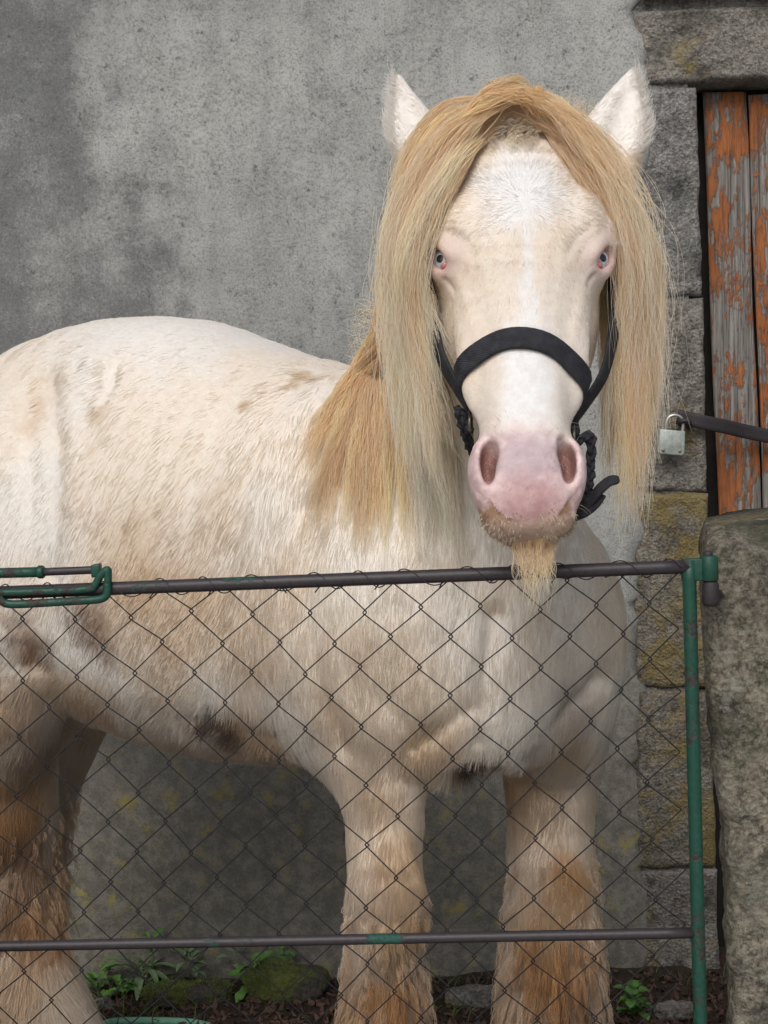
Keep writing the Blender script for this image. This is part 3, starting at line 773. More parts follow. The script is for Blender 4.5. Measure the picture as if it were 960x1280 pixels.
# coat fur -----------------------------------------------------------------
tp = hco[tri]; cr = np.cross(tp[:, 1] - tp[:, 0], tp[:, 2] - tp[:, 0]); area = np.linalg.norm(cr, axis=1) * .5
tcen = tp.mean(1); tn = hno[tri].mean(1)
view = np.array(CAMLOC) - tcen; view /= np.linalg.norm(view, axis=1)[:, None]
facing = (tn * view).sum(1)
tu = HLOC(tcen); th = hm[tri].mean(1) > .5
dens = np.where(facing > -.25, 1., .06)
dens *= np.where(th, 3.4, 1.0)
dens *= np.where(th & (tu[:, 0] > .425) & (tu[:, 1] > -.15), .5, 1.)
dens *= np.where(th & (tu[:, 0] > .37) & (tu[:, 1] > -.15), .5, 1.)
for sg in (-1, 1):
    dens *= np.where(np.linalg.norm(tu - (EYES[sg][0] + np.array(EYES[sg][1]) * .012), axis=1) < .021, 0., 1.)
dens *= np.where(tcen[:, 2] < .25, .5, 1.)
NF = 430000
pr = area * dens; ti = RNG.choice(len(tri), NF, p=pr / pr.sum())
b = RNG.random((NF, 2)); sw = b.sum(1) > 1; b[sw] = 1 - b[sw]; w3 = np.stack([1 - b.sum(1), b[:, 0], b[:, 1]], 1)
rp = (tp[ti] * w3[:, :, None]).sum(1); rn = (hno[tri[ti]] * w3[:, :, None]).sum(1); rn /= np.linalg.norm(rn, axis=1)[:, None]
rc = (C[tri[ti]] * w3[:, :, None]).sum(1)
ru = HLOC(rp); rh = (hm[tri[ti]] * w3).sum(1)
fx = -np.array(HD) * .75 + np.array((0, 0, -.75))
sdist = (rp - np.array(O)) @ np.array(HD)
flow = np.tile(fx, (NF, 1))
frontw = sstep(-.40, -.15, sdist)[:, None]
flow = flow * (1 - frontw) + np.array((-.10, 0, -1.)) * frontw
lw = sstep(.85, .65, rp[:, 2])[:, None]; flow = flow * (1 - lw) + np.array((.0, .1, -1.)) * lw
hind = (sstep(-.75, -.9, sdist) * sstep(1.3, 1.1, rp[:, 2]))[:, None]; flow = flow * (1 - hind) + np.array((-.35, .2, -.9)) * hind
rumpc = sstep(1.28, 1.4, rp[:, 2])[:, None] * (1 - frontw); flow = flow * (1 - rumpc) + (-np.array(HD) * 1. + np.array((0, 0, -.3)) + np.array(RD) * .35) * rumpc
# face: out from the whorl on the forehead
wu, ww = .128, 0.003
fd_u, fd_w = ru[:, 0] - wu, ru[:, 2] - ww
rr = np.hypot(fd_u, fd_w) + 1e-5
fu = fd_u / rr + .9 * sstep(.03, .20, fd_u); fw_ = fd_w / rr * (1.0 - .3 * sstep(.1, .25, fd_u))
ear = sstep(.035, .0, ru[:, 0]) * (np.abs(ru[:, 2]) > .085)
fu = fu * (1 - ear) - 1.0 * ear; fw_ = fw_ * (1 - ear) + np.sign(ru[:, 2]) * 1.1 * ear
fflow = np.outer(fu, np.array(HU)) + np.outer(fw_, np.array(HL))
rhk = (rh > .5)[:, None]
flow = np.where(rhk, fflow, flow)
nz = np.stack([fbm(rp, 18, 3, 200 + i) for i in range(3)], 1) - .5
nz2 = np.stack([vnoise(rp, 85, 300 + i) for i in range(3)], 1) - .5
flow /= np.linalg.norm(flow, axis=1)[:, None] + 1e-6
flow = flow + nz * .75 * np.where(rhk, .6, 1.) + nz2 * np.where(rhk, .25, .42) + RNG.normal(0, .12, (NF, 3))
tg = flow - rn * (flow * rn).sum(1)[:, None]; tg /= np.linalg.norm(tg, axis=1)[:, None] + 1e-6
L = np.full(NF, .016)
L = np.where(sdist > -.3, .021, L)
L = np.where(rp[:, 2] < .9, .030, L)
feather = sstep(.62, .42, rp[:, 2]); L = L + .055 * feather
facL = .009 + .004 * sstep(.2, .0, ru[:, 0]); facL = np.where((ru[:, 0] > .33), .0065, facL)
outer = sstep(.35, .8, rn @ np.array(HL) * np.sign(ru[:, 2])) * ear
facL = facL + .020 * outer - .003 * ear
rim = np.minimum.reduce([np.linalg.norm(ru - (EYES[sg][0] + np.array(EYES[sg][1]) * .012), axis=1) for sg in (-1, 1)])
facL = np.where(rim < .04, .004, facL)
facL = np.where((ru[:, 0] > .425) & (ru[:, 1] > -.15) & (ear < .5), .0026, facL)
L = np.where(rh > .5, facL, L)
L *= RNG.uniform(.55, 1.25, NF)
lift = np.where(rh > .5, .17, .14) + outer * .35 + .10 * (vnoise(rp, 40, 401) - .5) + RNG.normal(0, .05, NF)
K = 4
tau = np.linspace(0, 1, K)[None, :, None]
fp = rp[:, None] - rn[:, None] * .001 + tg[:, None] * L[:, None, None] * tau + rn[:, None] * (L * lift)[:, None, None] * (tau * 1.5 - tau ** 2) \
    + np.array((0, 0, -1.))[None, None] * (L * .18 * np.where(rh > .5, 0, 1))[:, None, None] * tau ** 2
r0 = np.where(rh > .5, .00028, .00037) * RNG.uniform(.7, 1.3, NF)
r0 = r0 + .0002 * feather
fr = r0[:, None] * np.linspace(1., .25, K)[None]
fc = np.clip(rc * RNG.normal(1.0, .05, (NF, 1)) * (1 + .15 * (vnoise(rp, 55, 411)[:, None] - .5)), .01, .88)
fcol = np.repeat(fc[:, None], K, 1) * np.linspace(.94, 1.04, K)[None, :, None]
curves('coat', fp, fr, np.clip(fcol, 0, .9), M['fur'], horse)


# locks ----------------------------------------------------------------------
def spline(pts, n):
    a = np.array([list(p) for p in pts], float); N = len(a); out = []
    for t in np.linspace(0, N - 1 - 1e-6, n):
        i = int(t); f = t - i
        p0, p1, p2, p3 = a[max(i - 1, 0)], a[i], a[i + 1], a[min(i + 2, N - 1)]
        out.append(.5 * (2 * p1 + (p2 - p0) * f + (2 * p0 - 5 * p1 + 4 * p2 - p3) * f * f + (3 * p1 - p0 - 3 * p2 + p3) * f ** 3))
    return np.array(out)


def drape(px, py, off, D=None):
    """a point lying off metres in front of the horse where it is seen at px, py"""
    r = hit(px, py)
    if r[0] is not None and (D is None or r[0].y - off < D):
        return P(px, py, r[0].y - off)
    return P(px, py, D if D else 2.0)


class Hair:
    def __init__(s, k): s.k = k; s.p = []; s.r = []; s.c = []
    def lock(s, guide, n, spread, c0, c1, rad=.00032, wav=.004, lenj=(.55, 1.05), flat=.6, seed=None, curl=0.):
        """guide: world points; spread: (root, middle, tip) radius of the lock in metres"""
        k = s.k; g = spline(guide, 40); seg = np.linalg.norm(np.diff(g, axis=0), axis=1); arc = np.concatenate([[0], np.cumsum(seg)]); arc /= arc[-1]
        ln = RNG.uniform(*lenj, n); st0 = RNG.uniform(0, .04, n)
        t = st0[:, None] + np.linspace(0, 1, k)[None] * (ln[:, None])
        tc = np.clip(t, 0, 1)
        pos = np.stack([np.interp(tc, arc, g[:, i]) for i in range(3)], 2)
        endd = g[-1] - g[-3]; endd /= np.linalg.norm(endd); tot = seg.sum()
        pos += np.clip(t - 1, 0, None)[..., None] * tot * endd
        th = RNG.uniform(0, 2 * math.pi, n); rr = np.sqrt(RNG.random(n))
        # side axis: across the lock in the picture-like lateral direction, depth axis towards the viewer
        tan = g[-1] - g[0]; tan /= np.linalg.norm(tan); dep = np.array((0, -1., .15)); sid = np.cross(tan, dep); sid /= np.linalg.norm(sid) + 1e-6
        spr = np.interp(t, [0, .5, 1], spread)
        ph = RNG.uniform(0, 6.28, (n, 3)); fq = RNG.uniform(1.2, 3.2, (n, 3))
        wv = wav * np.sin(ph[:, None] + fq[:, None] * t[..., None] * 6.28) * np.clip(t * 2, 0, 1)[..., None]
        wv += wav * .8 * RNG.normal(0, 1, (n, 1, 3)) * (t ** 2)[..., None]
        pos = pos + (np.cos(th) * rr)[:, None, None] * spr[..., None] * sid + (np.sin(th) * rr)[:, None, None] * spr[..., None] * dep * flat + wv
        if curl:
            phc = RNG.uniform(0, .6); pos = pos + curl * (np.sin(t[..., None] * 30 + phc) * sid + np.cos(t[..., None] * 30 + phc) * dep)
        c = np.array(c0) + (np.array(c1) - np.array(c0)) * np.clip(t, 0, 1)[..., None] ** .8
        c = c * RNG.normal(1, .10, (n, 1, 1))
        s.p.append(pos); s.r.append(np.full((n, k), rad) * RNG.uniform(.6, 1.3, (n, 1)) * np.linspace(1, .35, k)[None]); s.c.append(np.clip(c, .01, .955))
    def build(s, name, mat, parent): return curves(name, np.concatenate(s.p), np.concatenate(s.r), np.concatenate(s.c), mat, parent)


GOLD, PALE, DGOLD, CREAMH = (.935, .71, .45), (.955, .83, .65), (.86, .61, .36), (.955, .89, .78)
def shade(c, a=.24):
    f = random.uniform(1 - a, 1 + a * .7); return tuple(min(.955, x * f) for x in c)
# forelock: sweeps from the poll to both sides of the face
fl = Hair(14)
NLK = 74
for i in range(NLK):        # falling on the left of the picture
    f = i / (NLK - 1.); j = random.uniform(-1, 1)
    x0 = 654 - 44 * f + random.uniform(-8, 8); y0 = 116 + 14 * abs(f - .3) + random.uniform(-5, 7)
    xa = 614 - 54 * f + 5 * j; ya = 152 - 10 * f + 8 * j
    xb = 556 - 41 * f + 5 * j; yb = 225 - 24 * f
    xc = 517 - 29 * f + 5 * j; yc = 330 - 30 * f
    xd = 525 - 40 * f + 9 * j; ye = random.choice((random.uniform(390, 480), random.uniform(450, 580))) - 50 * f * random.random()
    path = [(x0, y0), (xa, ya), (xb, yb), (xc, yc), (xd, yc + .45 * (ye - yc)), (xd + 18 * (1 - f) + 16 * f + 9 * random.uniform(-1, 1), ye)]
    path = [path[0]] + [(x + random.gauss(0, 5.5), y + random.gauss(0, 4)) for x, y in path[1:]]
    off = .006 + .028 * random.random()
    Dm = 1.84 - .03 * (1 - f) + .05 * f
    g = [drape(*path[0], .012, 1.86), drape(*path[1], .014, 1.86)] + [drape(x, y, off, Dm) for x, y in path[2:4]] + [drape(x, y, off, Dm + .02) for x, y in path[4:]]
    top = shade(random.choice((GOLD, GOLD, DGOLD, PALE))); bot = shade(random.choice((PALE, PALE, CREAMH)), .14)
    fl.lock(g, 88, (.005, .0085, .0050), top, bot, rad=.00042, wav=.0055, lenj=(.5, 1.12))
for i in range(NLK - 6):    # falling on the right of the picture
    f = i / (NLK - 7.); j = random.uniform(-1, 1)
    x0 = 640 + 50 * f + random.uniform(-8, 8); y0 = 128 - 10 * f + random.uniform(-6, 7)
    xa = 678 + 40 * f + 5 * j; ya = 158 - 6 * f + 8 * j
    xb = 738 + 20 * f + 5 * j; yb = 222 - 14 * f
    xc = 783 + 17 * f + 5 * j; yc = 320 - 20 * f
    xd = 776 + 44 * f + 8 * j; ye = random.uniform(430, 610) - 110 * max(0, f - .5) * 2 * random.random()
    if f > .62: ye = min(ye, 505)
    path = [(x0, y0), (xa, ya), (xb, yb), (xc, yc), (xd, yc + .45 * (ye - yc)), (xd - 10 * f + 8 * random.uniform(-1, 1), ye)]
    path = [path[0]] + [(x + random.gauss(0, 5.5), y + random.gauss(0, 4)) for x, y in path[1:]]
    off = .006 + .028 * random.random(); Dm = 1.85 + .04 * f
    g = [drape(*path[0], .012, 1.86), drape(*path[1], .014, 1.86)] + [drape(x, y, off, Dm) for x, y in path[2:4]] + [drape(x, y, off, Dm + .02) for x, y in path[4:]]
    top = shade(DGOLD if f < .2 else random.choice((GOLD, GOLD, PALE))); bot = shade(random.choice((PALE, GOLD, PALE, CREAMH)), .1)
    fl.lock(g, 88, (.005, .0085, .0050), top, bot, rad=.00042, wav=.0055, lenj=(.5, 1.12))
for i in range(18):        # darker hair laid across the top of the forehead
    f = random.random(); sg = 1 if i % 3 else -1
    if sg > 0: pth = [(628, 130 + 8 * f), (655, 138 + 10 * f), (690 + 6 * f, 160 + 6 * f), (722 + 8 * f, 196 + 8 * f), (748 + 10 * f, 250)]
    else: pth = [(652, 132), (626, 142 + 8 * f), (604, 164 + 6 * f), (584, 196), (566, 240)]
    fl.lock([drape(x, y, .011 + .006 * f, 1.85) for x, y in pth], 60, (.006, .007, .003), shade((.62, .45, .28)), shade((.80, .60, .38)), rad=.0004, wav=.004, lenj=(.5, 1.))
for i in range(14):         # short curls hanging from the poll
    x = 640 + random.uniform(-20, 26); e = random.uniform(172, 196)
    g = [drape(x, 140, .014, 1.85), drape(x + 5, 154, .013, 1.85), drape(x + random.uniform(-8, 8), 166, .011, 1.85), drape(x + random.uniform(-14, 14), e, .005, 1.85)]
    fl.lock(g, 9, (.002, .003, .0015), shade((.70, .55, .38)), shade(CREAMH), rad=.00045, wav=.002, curl=.0035, lenj=(.6, 1.05))
for i in range(9):         # loose twist of hair across the poll
    f = i / 8.; q_ = lambda: random.gauss(0, 5)
    g = [P(566 + 40 * f + q_(), 152 - 24 * f + q_(), 1.835), P(604 + 14 * f + q_(), 128 - 12 * f + q_(), 1.825), P(640 + q_(), 117 - 8 * f + q_(), 1.82), P(674 - 10 * f + q_(), 120 + 4 * f + q_(), 1.835), P(712 - 26 * f + q_(), 146 + 8 * f + q_(), 1.85)]
    fl.lock(g, 70, (.004, .008, .004), shade(GOLD), shade(random.choice((GOLD, PALE, DGOLD))), rad=.0004, wav=.004, lenj=(.5, 1.05))
for i in range(12):        # knot of hair standing up between the ears
    x = random.uniform(626, 676); e = x + random.uniform(-26, 26)
    g = [P(x, 124, 1.85), P((x + e) / 2, 108 + random.uniform(-4, 5), 1.845), P(e, 110 + random.uniform(-4, 8), 1.84), P(e + (e - x) * .5, 124 + random.uniform(-4, 8), 1.835)]
    fl.lock(g, 40, (.004, .005, .002), shade(GOLD), shade(GOLD), rad=.0004, wav=.004, lenj=(.5, 1.05))
for i in range(90):        # frizz along the top
    x = random.uniform(560, 745); y = 122 + abs(x - 650) * .10 + (max(0, abs(x - 650) - 60) * .28)
    e = x + random.gauss(0, 16)
    fl.lock([P(x, y + 8, 1.85), P(x * .6 + e * .4, y - random.uniform(2, 10), 1.85), P(e, y + random.uniform(-16, 6), 1.85)], 2, (.002, .004, .006), shade(GOLD), shade(CREAMH), rad=.00018, wav=.004)
for i in range(150):       # loose single hairs lying over the locks
    sg = random.choice((-1, 1)); x0 = 650 + sg * random.uniform(4, 50); k_ = random.random()
    xs_2 = (x0, 650 + sg * (60 + 40 * k_), 650 + sg * (108 + 48 * k_), 650 + sg * (122 + 56 * k_), 650 + sg * (125 + 55 * k_))
    ys_2 = (122, 165, 250, 350, random.uniform(420, 590))
    g = [drape(x + random.gauss(0, 7), y, .036, 1.83) for x, y in zip(xs_2, ys_2)]
    fl.lock(g, 2, (.002, .004, .008), shade(GOLD), shade(CREAMH), rad=.0003, wav=.007, lenj=(.4, 1.1))
for i in range(36):        # strays
    sg = random.choice((-1, 1)); x = 650 + sg * random.uniform(30, 70)
    e = 650 + sg * random.uniform(110, 195) if sg < 0 else 650 + random.uniform(118, 200)
    g = [P(x, 130, 1.85), P(650 + sg * random.uniform(80, 130), 190, 1.83), P(e, 320, 1.82), P(e + random.uniform(-10, 14), random.uniform(420, 640), 1.84)]
    fl.lock(g, 2, (.003, .006, .012), GOLD, CREAMH, rad=.00022, wav=.008)
fl.build('forelock', M['mane'], horse)

mn = Hair(13)
for i in range(70):        # neck mane on the left: behind the forelock, spilling over the shoulder
    f = i / 69.; j = random.uniform(-1, 1)
    x0 = 470 + 26 * random.random() + 14 * f; y0 = 300 + 150 * (1 - f)
    xe = 385 + 135 * f + 14 * j; ye = random.uniform(570, 690) - 40 * abs(f - .6)
    xm = x0 * .5 + xe * .5 + 6 - 12 * (1 - f); ym = y0 + .4 * (ye - y0)
    off = .015 + .02 * random.random()
    g = [P(x0, y0, 2.05), drape(x0 * .75 + xe * .25 - 4, y0 + .18 * (ye - y0), off, 2.1), drape(xm, ym, off, 2.1), drape(xm * .35 + xe * .65, ym + .5 * (ye - ym), off, 2.1), drape(xe, ye, .010, 2.1)]
    c0 = shade(random.choice(((.91, .62, .345), (.93, .71, .44)))); c1 = shade((.94, .76, .52))
    mn.lock(g, 84, (.009, .012, .003 if random.random() < .8 else .010), c0, c1, rad=.00048, wav=.004, lenj=(.4, 1.06))
for i in range(30):        # paler mane beside the left cheek
    f = i / 29.; j = random.uniform(-1, 1)
    x0 = 500 + 50 * f; y0 = 330 + random.uniform(-40, 40)
    g = [P(x0 - 12, y0, 2.0), drape(x0 - 6 + 5 * j, y0 + 110, .02, 2.02), drape(x0 + 8 + 8 * j, y0 + 210, .018, 2.05), drape(x0 + 22 + 12 * j, y0 + random.uniform(260, 360), .010, 2.1)]
    mn.lock(g, 110, (.010, .012, .008), shade(PALE), shade(CREAMH), rad=.00048, wav=.004)
for i in range(26):        # mane on the far side, seen right of the face
    f = i / 25.; j = random.uniform(-1, 1)
    x0 = 754 + 52 * f; y0 = 250 + random.uniform(-30, 60)
    g = [P(x0 - 14, y0, 1.96), P(x0 + 4 + 6 * j, y0 + 120, 1.95), P(x0 + 8 + 10 * j, y0 + 220, 1.97), P(x0 + 4 + 10 * j, random.uniform(540, 625) - (90 if f > .7 else 0), 2.0)]
    mn.lock(g, 90, (.010, .014, .007), shade(PALE), shade((.92, .80, .60)), rad=.00045, wav=.004, lenj=(.5, 1.0))
for i in range(14):        # flyaway ends against the wall
    x = random.choice((random.uniform(455, 490), random.uniform(795, 832)))
    g = [P(x + (10 if x < 600 else -24), 300 + random.uniform(-60, 60), 1.93), P(x, 400, 1.93), P(x + random.uniform(-14, 14), random.uniform(430, 600), 1.96)]
    mn.lock(g, 2, (.003, .006, .014), PALE, CREAMH, rad=.0002, wav=.010)
for i in range(26):        # wisps lifting off the crest
    y = random.uniform(380, 450)
    g = [P(475, y, 2.1), P(455 - random.uniform(0, 14), y + 2, 2.12), P(438 - random.uniform(-8, 12), y + random.uniform(5, 30), 2.14)]
    mn.lock(g, 3, (.002, .006, .012), GOLD, CREAMH, rad=.00032, wav=.004)
mn.build('mane', M['mane'], horse)

bd = Hair(10)              # beard under the chin
for i in range(48):
    x = random.uniform(641, 697)
    xe = (random.choice((652, 672, 690)) * .6 + x * .4) + random.gauss(0, 6)
    y0 = random.uniform(672, 684); ye = random.uniform(700, 738) if random.random() < .6 else random.uniform(735, 775)
    g = [drape(x, y0, -.002, 1.72), P(x * .7 + xe * .3, y0 + .3 * (ye - y0), 1.710), P(x * .35 + xe * .65, y0 + .65 * (ye - y0), 1.710), P(xe, ye, 1.716)]
    bd.lock(g, 9, (.003, .003, .0006), shade((.87, .66, .43)), shade((.91, .83, .66)), rad=.00034, wav=.0025, lenj=(.4, 1.06))
lipv = np.where((uvw[:, 0] > .507) & (uvw[:, 0] < .575) & (uvw[:, 1] > -.09) & (hm > .5) & (np.abs(uvw[:, 2]) > .008))[0]
for q in RNG.choice(lipv, min(700, len(lipv)), replace=False):   # short muddy hair round the lips
    u_, v_, w_ = uvw[q]
    if u_ < .531 + .5 * max(0, .030 - abs(w_)): continue
    p = Vector(hco[q]); n_ = Vector(hno[q]); d_ = (HU * 1. + HL * (w_ * 9) + Vector(RNG.normal(0, .35, 3))).normalized(); L_ = random.uniform(.003, .0075)
    k_ = float(vnoise(hco[q][None], 90, 5)[0]); c_ = shade((.36, .24, .13) if k_ > .51 else ((.86, .76, .60) if k_ < .48 else (.66, .52, .36)), .3)
    bd.lock([p - n_ * .001, p + d_ * L_ * .5 + n_ * L_ * .16, p + d_ * L_ + n_ * L_ * .06], 2, (.0012, .0012, .001), c_, shade(c_, .2), rad=.00030, wav=.0004, lenj=(.6, 1.))
bd.build('beard', M['mane'], horse)

wk = Hair(6)               # whiskers, lashes, nostril hair
for i in range(46):
    sg = random.choice((-1, 1)); uu = random.uniform(.40, .53); ww_ = sg * random.uniform(.02, .06)
    q = np.array(HP(uu, -.02, ww_)); px, py = PX(q); r = hit(px, py)
    if r[0] is None: continue
    n_ = r[1]; p0 = r[0]; Lw = random.uniform(.008, .03)
    wk.lock([p0, p0 + n_ * Lw * .5, p0 + n_ * Lw + Vector((0, 0, -.25 * Lw))], 1, (0, 0, 0), (.5, .42, .32), (.7, .62, .5), rad=.00016, wav=.0, lenj=(1, 1))
for sg in (-1, 1):
    for i in range(26):
        p0 = HP(.474 + random.uniform(-.016, .022), -.020, .044 * sg + random.uniform(-.006, .004)); e = p0 + HU * .010 + HN * random.uniform(.004, .014) + HL * (-sg * random.uniform(-.006, .010))
        wk.lock([p0, (p0 + e) / 2 + HN * .002, e], 1, (0, 0, 0), (.6, .48, .36), (.68, .56, .42), rad=.00018, wav=0, lenj=(1, 1))
    ec, eo = EYES[sg]
    for i in range(34):
        a = (i / 33. - .5) * 2.0
        eo_w = HU * eo.x + HN * eo.y + HL * eo.z
        base = HP(*ec) + eo_w * .019 + (-HU) * (.0155 * math.cos(a)) + HN * (-.014 * math.sin(a)) + HL * (.010 * sg * math.sin(a) * -1)
        e = base + HL * (sg * .018) + HN * .012 + HU * (.002 + random.uniform(-.003, .006))
        wk.lock([base, (base + e) / 2 - HU * .002, e], 1, (0, 0, 0), (.66, .58, .5), (.72, .66, .58), rad=.00022, wav=.0005, lenj=(.7, 1))
wk.build('whiskers', M['mane'], horse)

ft = Hair(9)               # feather: the long shaggy hair of the lower legs
cand = np.where((hco[:, 2] < .60) & (hco[:, 2] > .17) & (hno @ np.array((0, -1., .1)) > -.45))[0]
zc = hco[cand, 2]; xl_ = hco[cand, 0]
keep = RNG.random(len(cand)) < np.where(zc < .47, .9, .35); cand = cand[keep]
for q in RNG.choice(cand, min(2300, len(cand)), replace=False):
    p = Vector(hco[q]); n_ = Vector(hno[q]); n_.z = 0; n_ = n_.normalized() if n_.length > .1 else Vector((0, -1, 0))
    low = float(sstep(.60, .36, p.z)); L_ = (.028 + .052 * low) * random.uniform(.6, 1.2)
    sw_ = Vector((random.uniform(-.25, .25), random.uniform(-.2, .2), 0))
    g = [p, p + n_ * L_ * .20 + Vector((0, 0, -.34 * L_)) + sw_ * L_ * .2, p + n_ * L_ * .27 + Vector((0, 0, -.70 * L_)) + sw_ * L_ * .5, p + n_ * L_ * .20 + Vector((0, 0, -1.0 * L_)) + sw_ * L_]
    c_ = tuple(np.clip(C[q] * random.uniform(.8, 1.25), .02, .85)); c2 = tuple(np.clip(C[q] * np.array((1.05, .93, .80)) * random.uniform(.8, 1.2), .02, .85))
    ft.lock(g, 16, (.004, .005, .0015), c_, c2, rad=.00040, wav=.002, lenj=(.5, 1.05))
ft.build('feather', M['fur'], horse)

# eyes -------------------------------------------------------------------------
for sg in (-1, 1):
    ec, eo = EYES[sg]; eow = (HU * eo.x + HN * eo.y + HL * eo.z).normalized()
    cw = HP(*ec); R = .0188
    look = (CAMLOC - cw).normalized() * .25 + eow * .75; look.normalize()
    x = look.cross(Vector((0, 0, 1))).normalized(); y = x.cross(look)
    def cap(a0, a1, rr, n=9, m=28):
        mb = MB(); vs = []; fs = []
        for i in range(n + 1):
            a = a0 + (a1 - a0) * i / n
            for k in range(m):
                b_ = 2 * math.pi * k / m
                vs.append(cw + (look * math.cos(a) + (x * math.cos(b_) * 1.0 + y * math.sin(b_)) * math.sin(a)) * rr)
        for i in range(n):
            for k in range(m): fs.append((i * m + k, i * m + (k + 1) % m, (i + 1) * m + (k + 1) % m, (i + 1) * m + k))
        mb.add(vs, fs); return mb
    ball = cap(.02, 3.12, R, 20).build('eye', M['eyewhite'], horse)
    cap(.02, .68, R + .0006).build('iris', M['iris'], ball)
    cap(.005, .26, R + .0011, 5).build('pupil', M['pupil'], ball)
    # pink corner of the third eyelid
    lon_ = Vector((.75, .0, -.55 * sg)); lon_ = (lon_ - eo * lon_.dot(eo)).normalized(); lw_ = HU * lon_.x + HN * lon_.y + HL * lon_.z
    cc_ = cw + lw_ * .0125 + eow * .0135; mb = MB(); vs = []
    sx_ = lw_; sy_ = eow; sz_ = sx_.cross(sy_)
    for i in range(9):
        for k in range(14):
            a_, b_ = math.pi * i / 8, 2 * math.pi * k / 14
            vs.append(cc_ + sx_ * (.0042 * math.cos(a_)) + sz_ * (.0060 * math.sin(a_) * math.cos(b_)) + sy_ * (.0045 * math.sin(a_) * math.sin(b_)))
    mb.add(vs, [(i * 14 + k, i * 14 + (k + 1) % 14, (i + 1) * 14 + (k + 1) % 14, (i + 1) * 14 + k) for i in range(8) for k in range(14)])
    mb.build('inner_eyelid', M['eyepink'], ball)

# ------------------------------------------------------------------ halter
hal = empty('halter', HP(.36, .0, 0))
tag(hal, 'black webbing halter buckled round the nose of the cream horse', 'halter')
def hcast(u, v, w, cu=None):
    """from outside towards the head axis at (u): surface point and normal"""
    o = HP(u, v, w); c = HP(u if cu is None else cu, -.09, 0)
    d = (c - o).normalized(); r = BVH.ray_cast(o, d)
    if r[0] is None: return o, -d
    return r[0], r[1]
def around(pts, lift):
    P_, N_ = [], []
    for (u_, ang, rad) in pts:
        v_ = -.09 + rad * math.cos(ang); w_ = rad * math.sin(ang)
        p_, n_ = hcast(u_, v_, w_)
        P_.append(p_ + n_ * lift); N_.append(n_)
    for _ in range(2):
        P_ = [P_[0]] + [(P_[i - 1] + P_[i] * 2 + P_[i + 1]) / 4 for i in range(1, len(P_) - 1)] + [P_[-1]]
        N_ = [N_[0]] + [((N_[i - 1] + N_[i] * 2 + N_[i + 1]) / 4).normalized() for i in range(1, len(N_) - 1)] + [N_[-1]]
    return P_, N_
nb = []
for i in range(33):
    a = -1.42 + 2.84 * i / 32
    nb.append((.316 + .080 * (1 - math.cos(a)) + .010 * math.sin(a), a, .25))
pp, nn = around(nb, .003)
MB().ribbon(pp, nn, .0285, .0045).build('noseband', M['webbing'], hal)
ringpts = {}
for sg in (-1, 1):
    end = pp[0] if sg < 0 else pp[-1]; en = nn[0] if sg < 0 else nn[-1]
    ringpts[sg] = (end, en)
    # cheek strap: from the ring up the side of the jaw under the forelock
    way = ((738, 512), (748, 478), (760, 445), (766, 412), (768, 380), (764, 345)) if sg > 0 else ((570, 482), (556, 455), (545, 420), (539, 385), (536, 350), (537, 315))
    q_ = [end + en * .004]
    for i_, (x_, y_) in enumerate(way[1:]): q_.append(drape(x_, y_, .004, end.y + .022 * (i_ + 1)))
    p2 = [Vector(t_) for t_ in spline(q_, 24)]
    nrm_ = (HN * .75 + HL * sg * .65).normalized()
    MB().ribbon(p2, [(en * (1 - i_ / 23.) + nrm_ * (.4 + i_ / 23.)).normalized() for i_ in range(24)], .026, .004).build('cheek_strap', M['webbing'], hal)
    # square metal ring at the joint
    t = HU; bdir = en.cross(t).normalized(); c = end + en * .006 + t * .018
    ring = [c + bdir * (.011 * a_) + t * (.012 * b_) for a_, b_ in ((-1, -1), (1, -1), (1, 1), (-1, 1), (-1, -1))]
    MB().tube(ring, .0024, 8).build('square_ring', M['ring'], hal)
    MB().ribbon([c - t * .018 + bdir * .0 + en * .001, c - t * .006 + en * .003, c - t * .0 + en * .001], [en] * 3, .022, .006).build('strap_loop', M['webbing'], hal)
    # rough braided strap going under the jaw
    cp = c + t * .012
    if sg < 0: dn = [cp, P(573, 512, cp.y - .004), P(582, 540, cp.y + .01), P(592, 566, cp.y + .04), P(615, 600, cp.y + .09)]
    else: dn = [cp, P(737, 545, cp.y), P(738, 580, cp.y + .01), P(735, 612, cp.y + .012), P(726, 636, cp.y + .02), P(700, 640, cp.y + .08)]
    sp = [Vector(q) for q in spline(dn, 46)]
    mb = MB()
    for strand in range(3):
        q = []
        for i, c_ in enumerate(sp):
            tt = (sp[min(i + 1, 45)] - sp[max(i - 1, 0)]).normalized(); sx = tt.cross(Vector((0, -1, 0))).normalized(); sy = tt.cross(sx)
            an = i * .62 + strand * 2.094
            q.append(c_ + sx * ((.0036 + .0012 * math.sin(i * 1.7 + strand)) * math.sin(an)) + sy * (.0026 * math.sin(2 * an)))
        mb.tube(q, [.0034 + .0007 * math.sin(i * 2.3 + strand) for i in range(46)], 7)
    mb.build('braided_strap', M['webbing'], hal)
e0 = ringpts[1][0].y
tl = [P(722, 640, e0 + .01), P(735, 630, e0 - .004), P(750, 612, e0 - .012), P(762, 602, e0 - .014), P(773, 600, e0 - .012)]
MB().ribbon([Vector(q) for q in spline(tl, 14)], [Vector((-.3, -1, .5))] * 14, [.0135] * 12 + [.012, .008], .004).build('strap_end', M['webbing'], hal)
tl = [P(718, 646, e0 + .012), P(732, 640, e0 - .002), P(744, 630, e0 - .006), P(752, 618, e0 - .004)]
MB().ribbon([Vector(q) for q in spline(tl, 10)], [Vector((-.3, -1, .3))] * 10, .013, .004).build('strap_end', M['webbing'], hal)

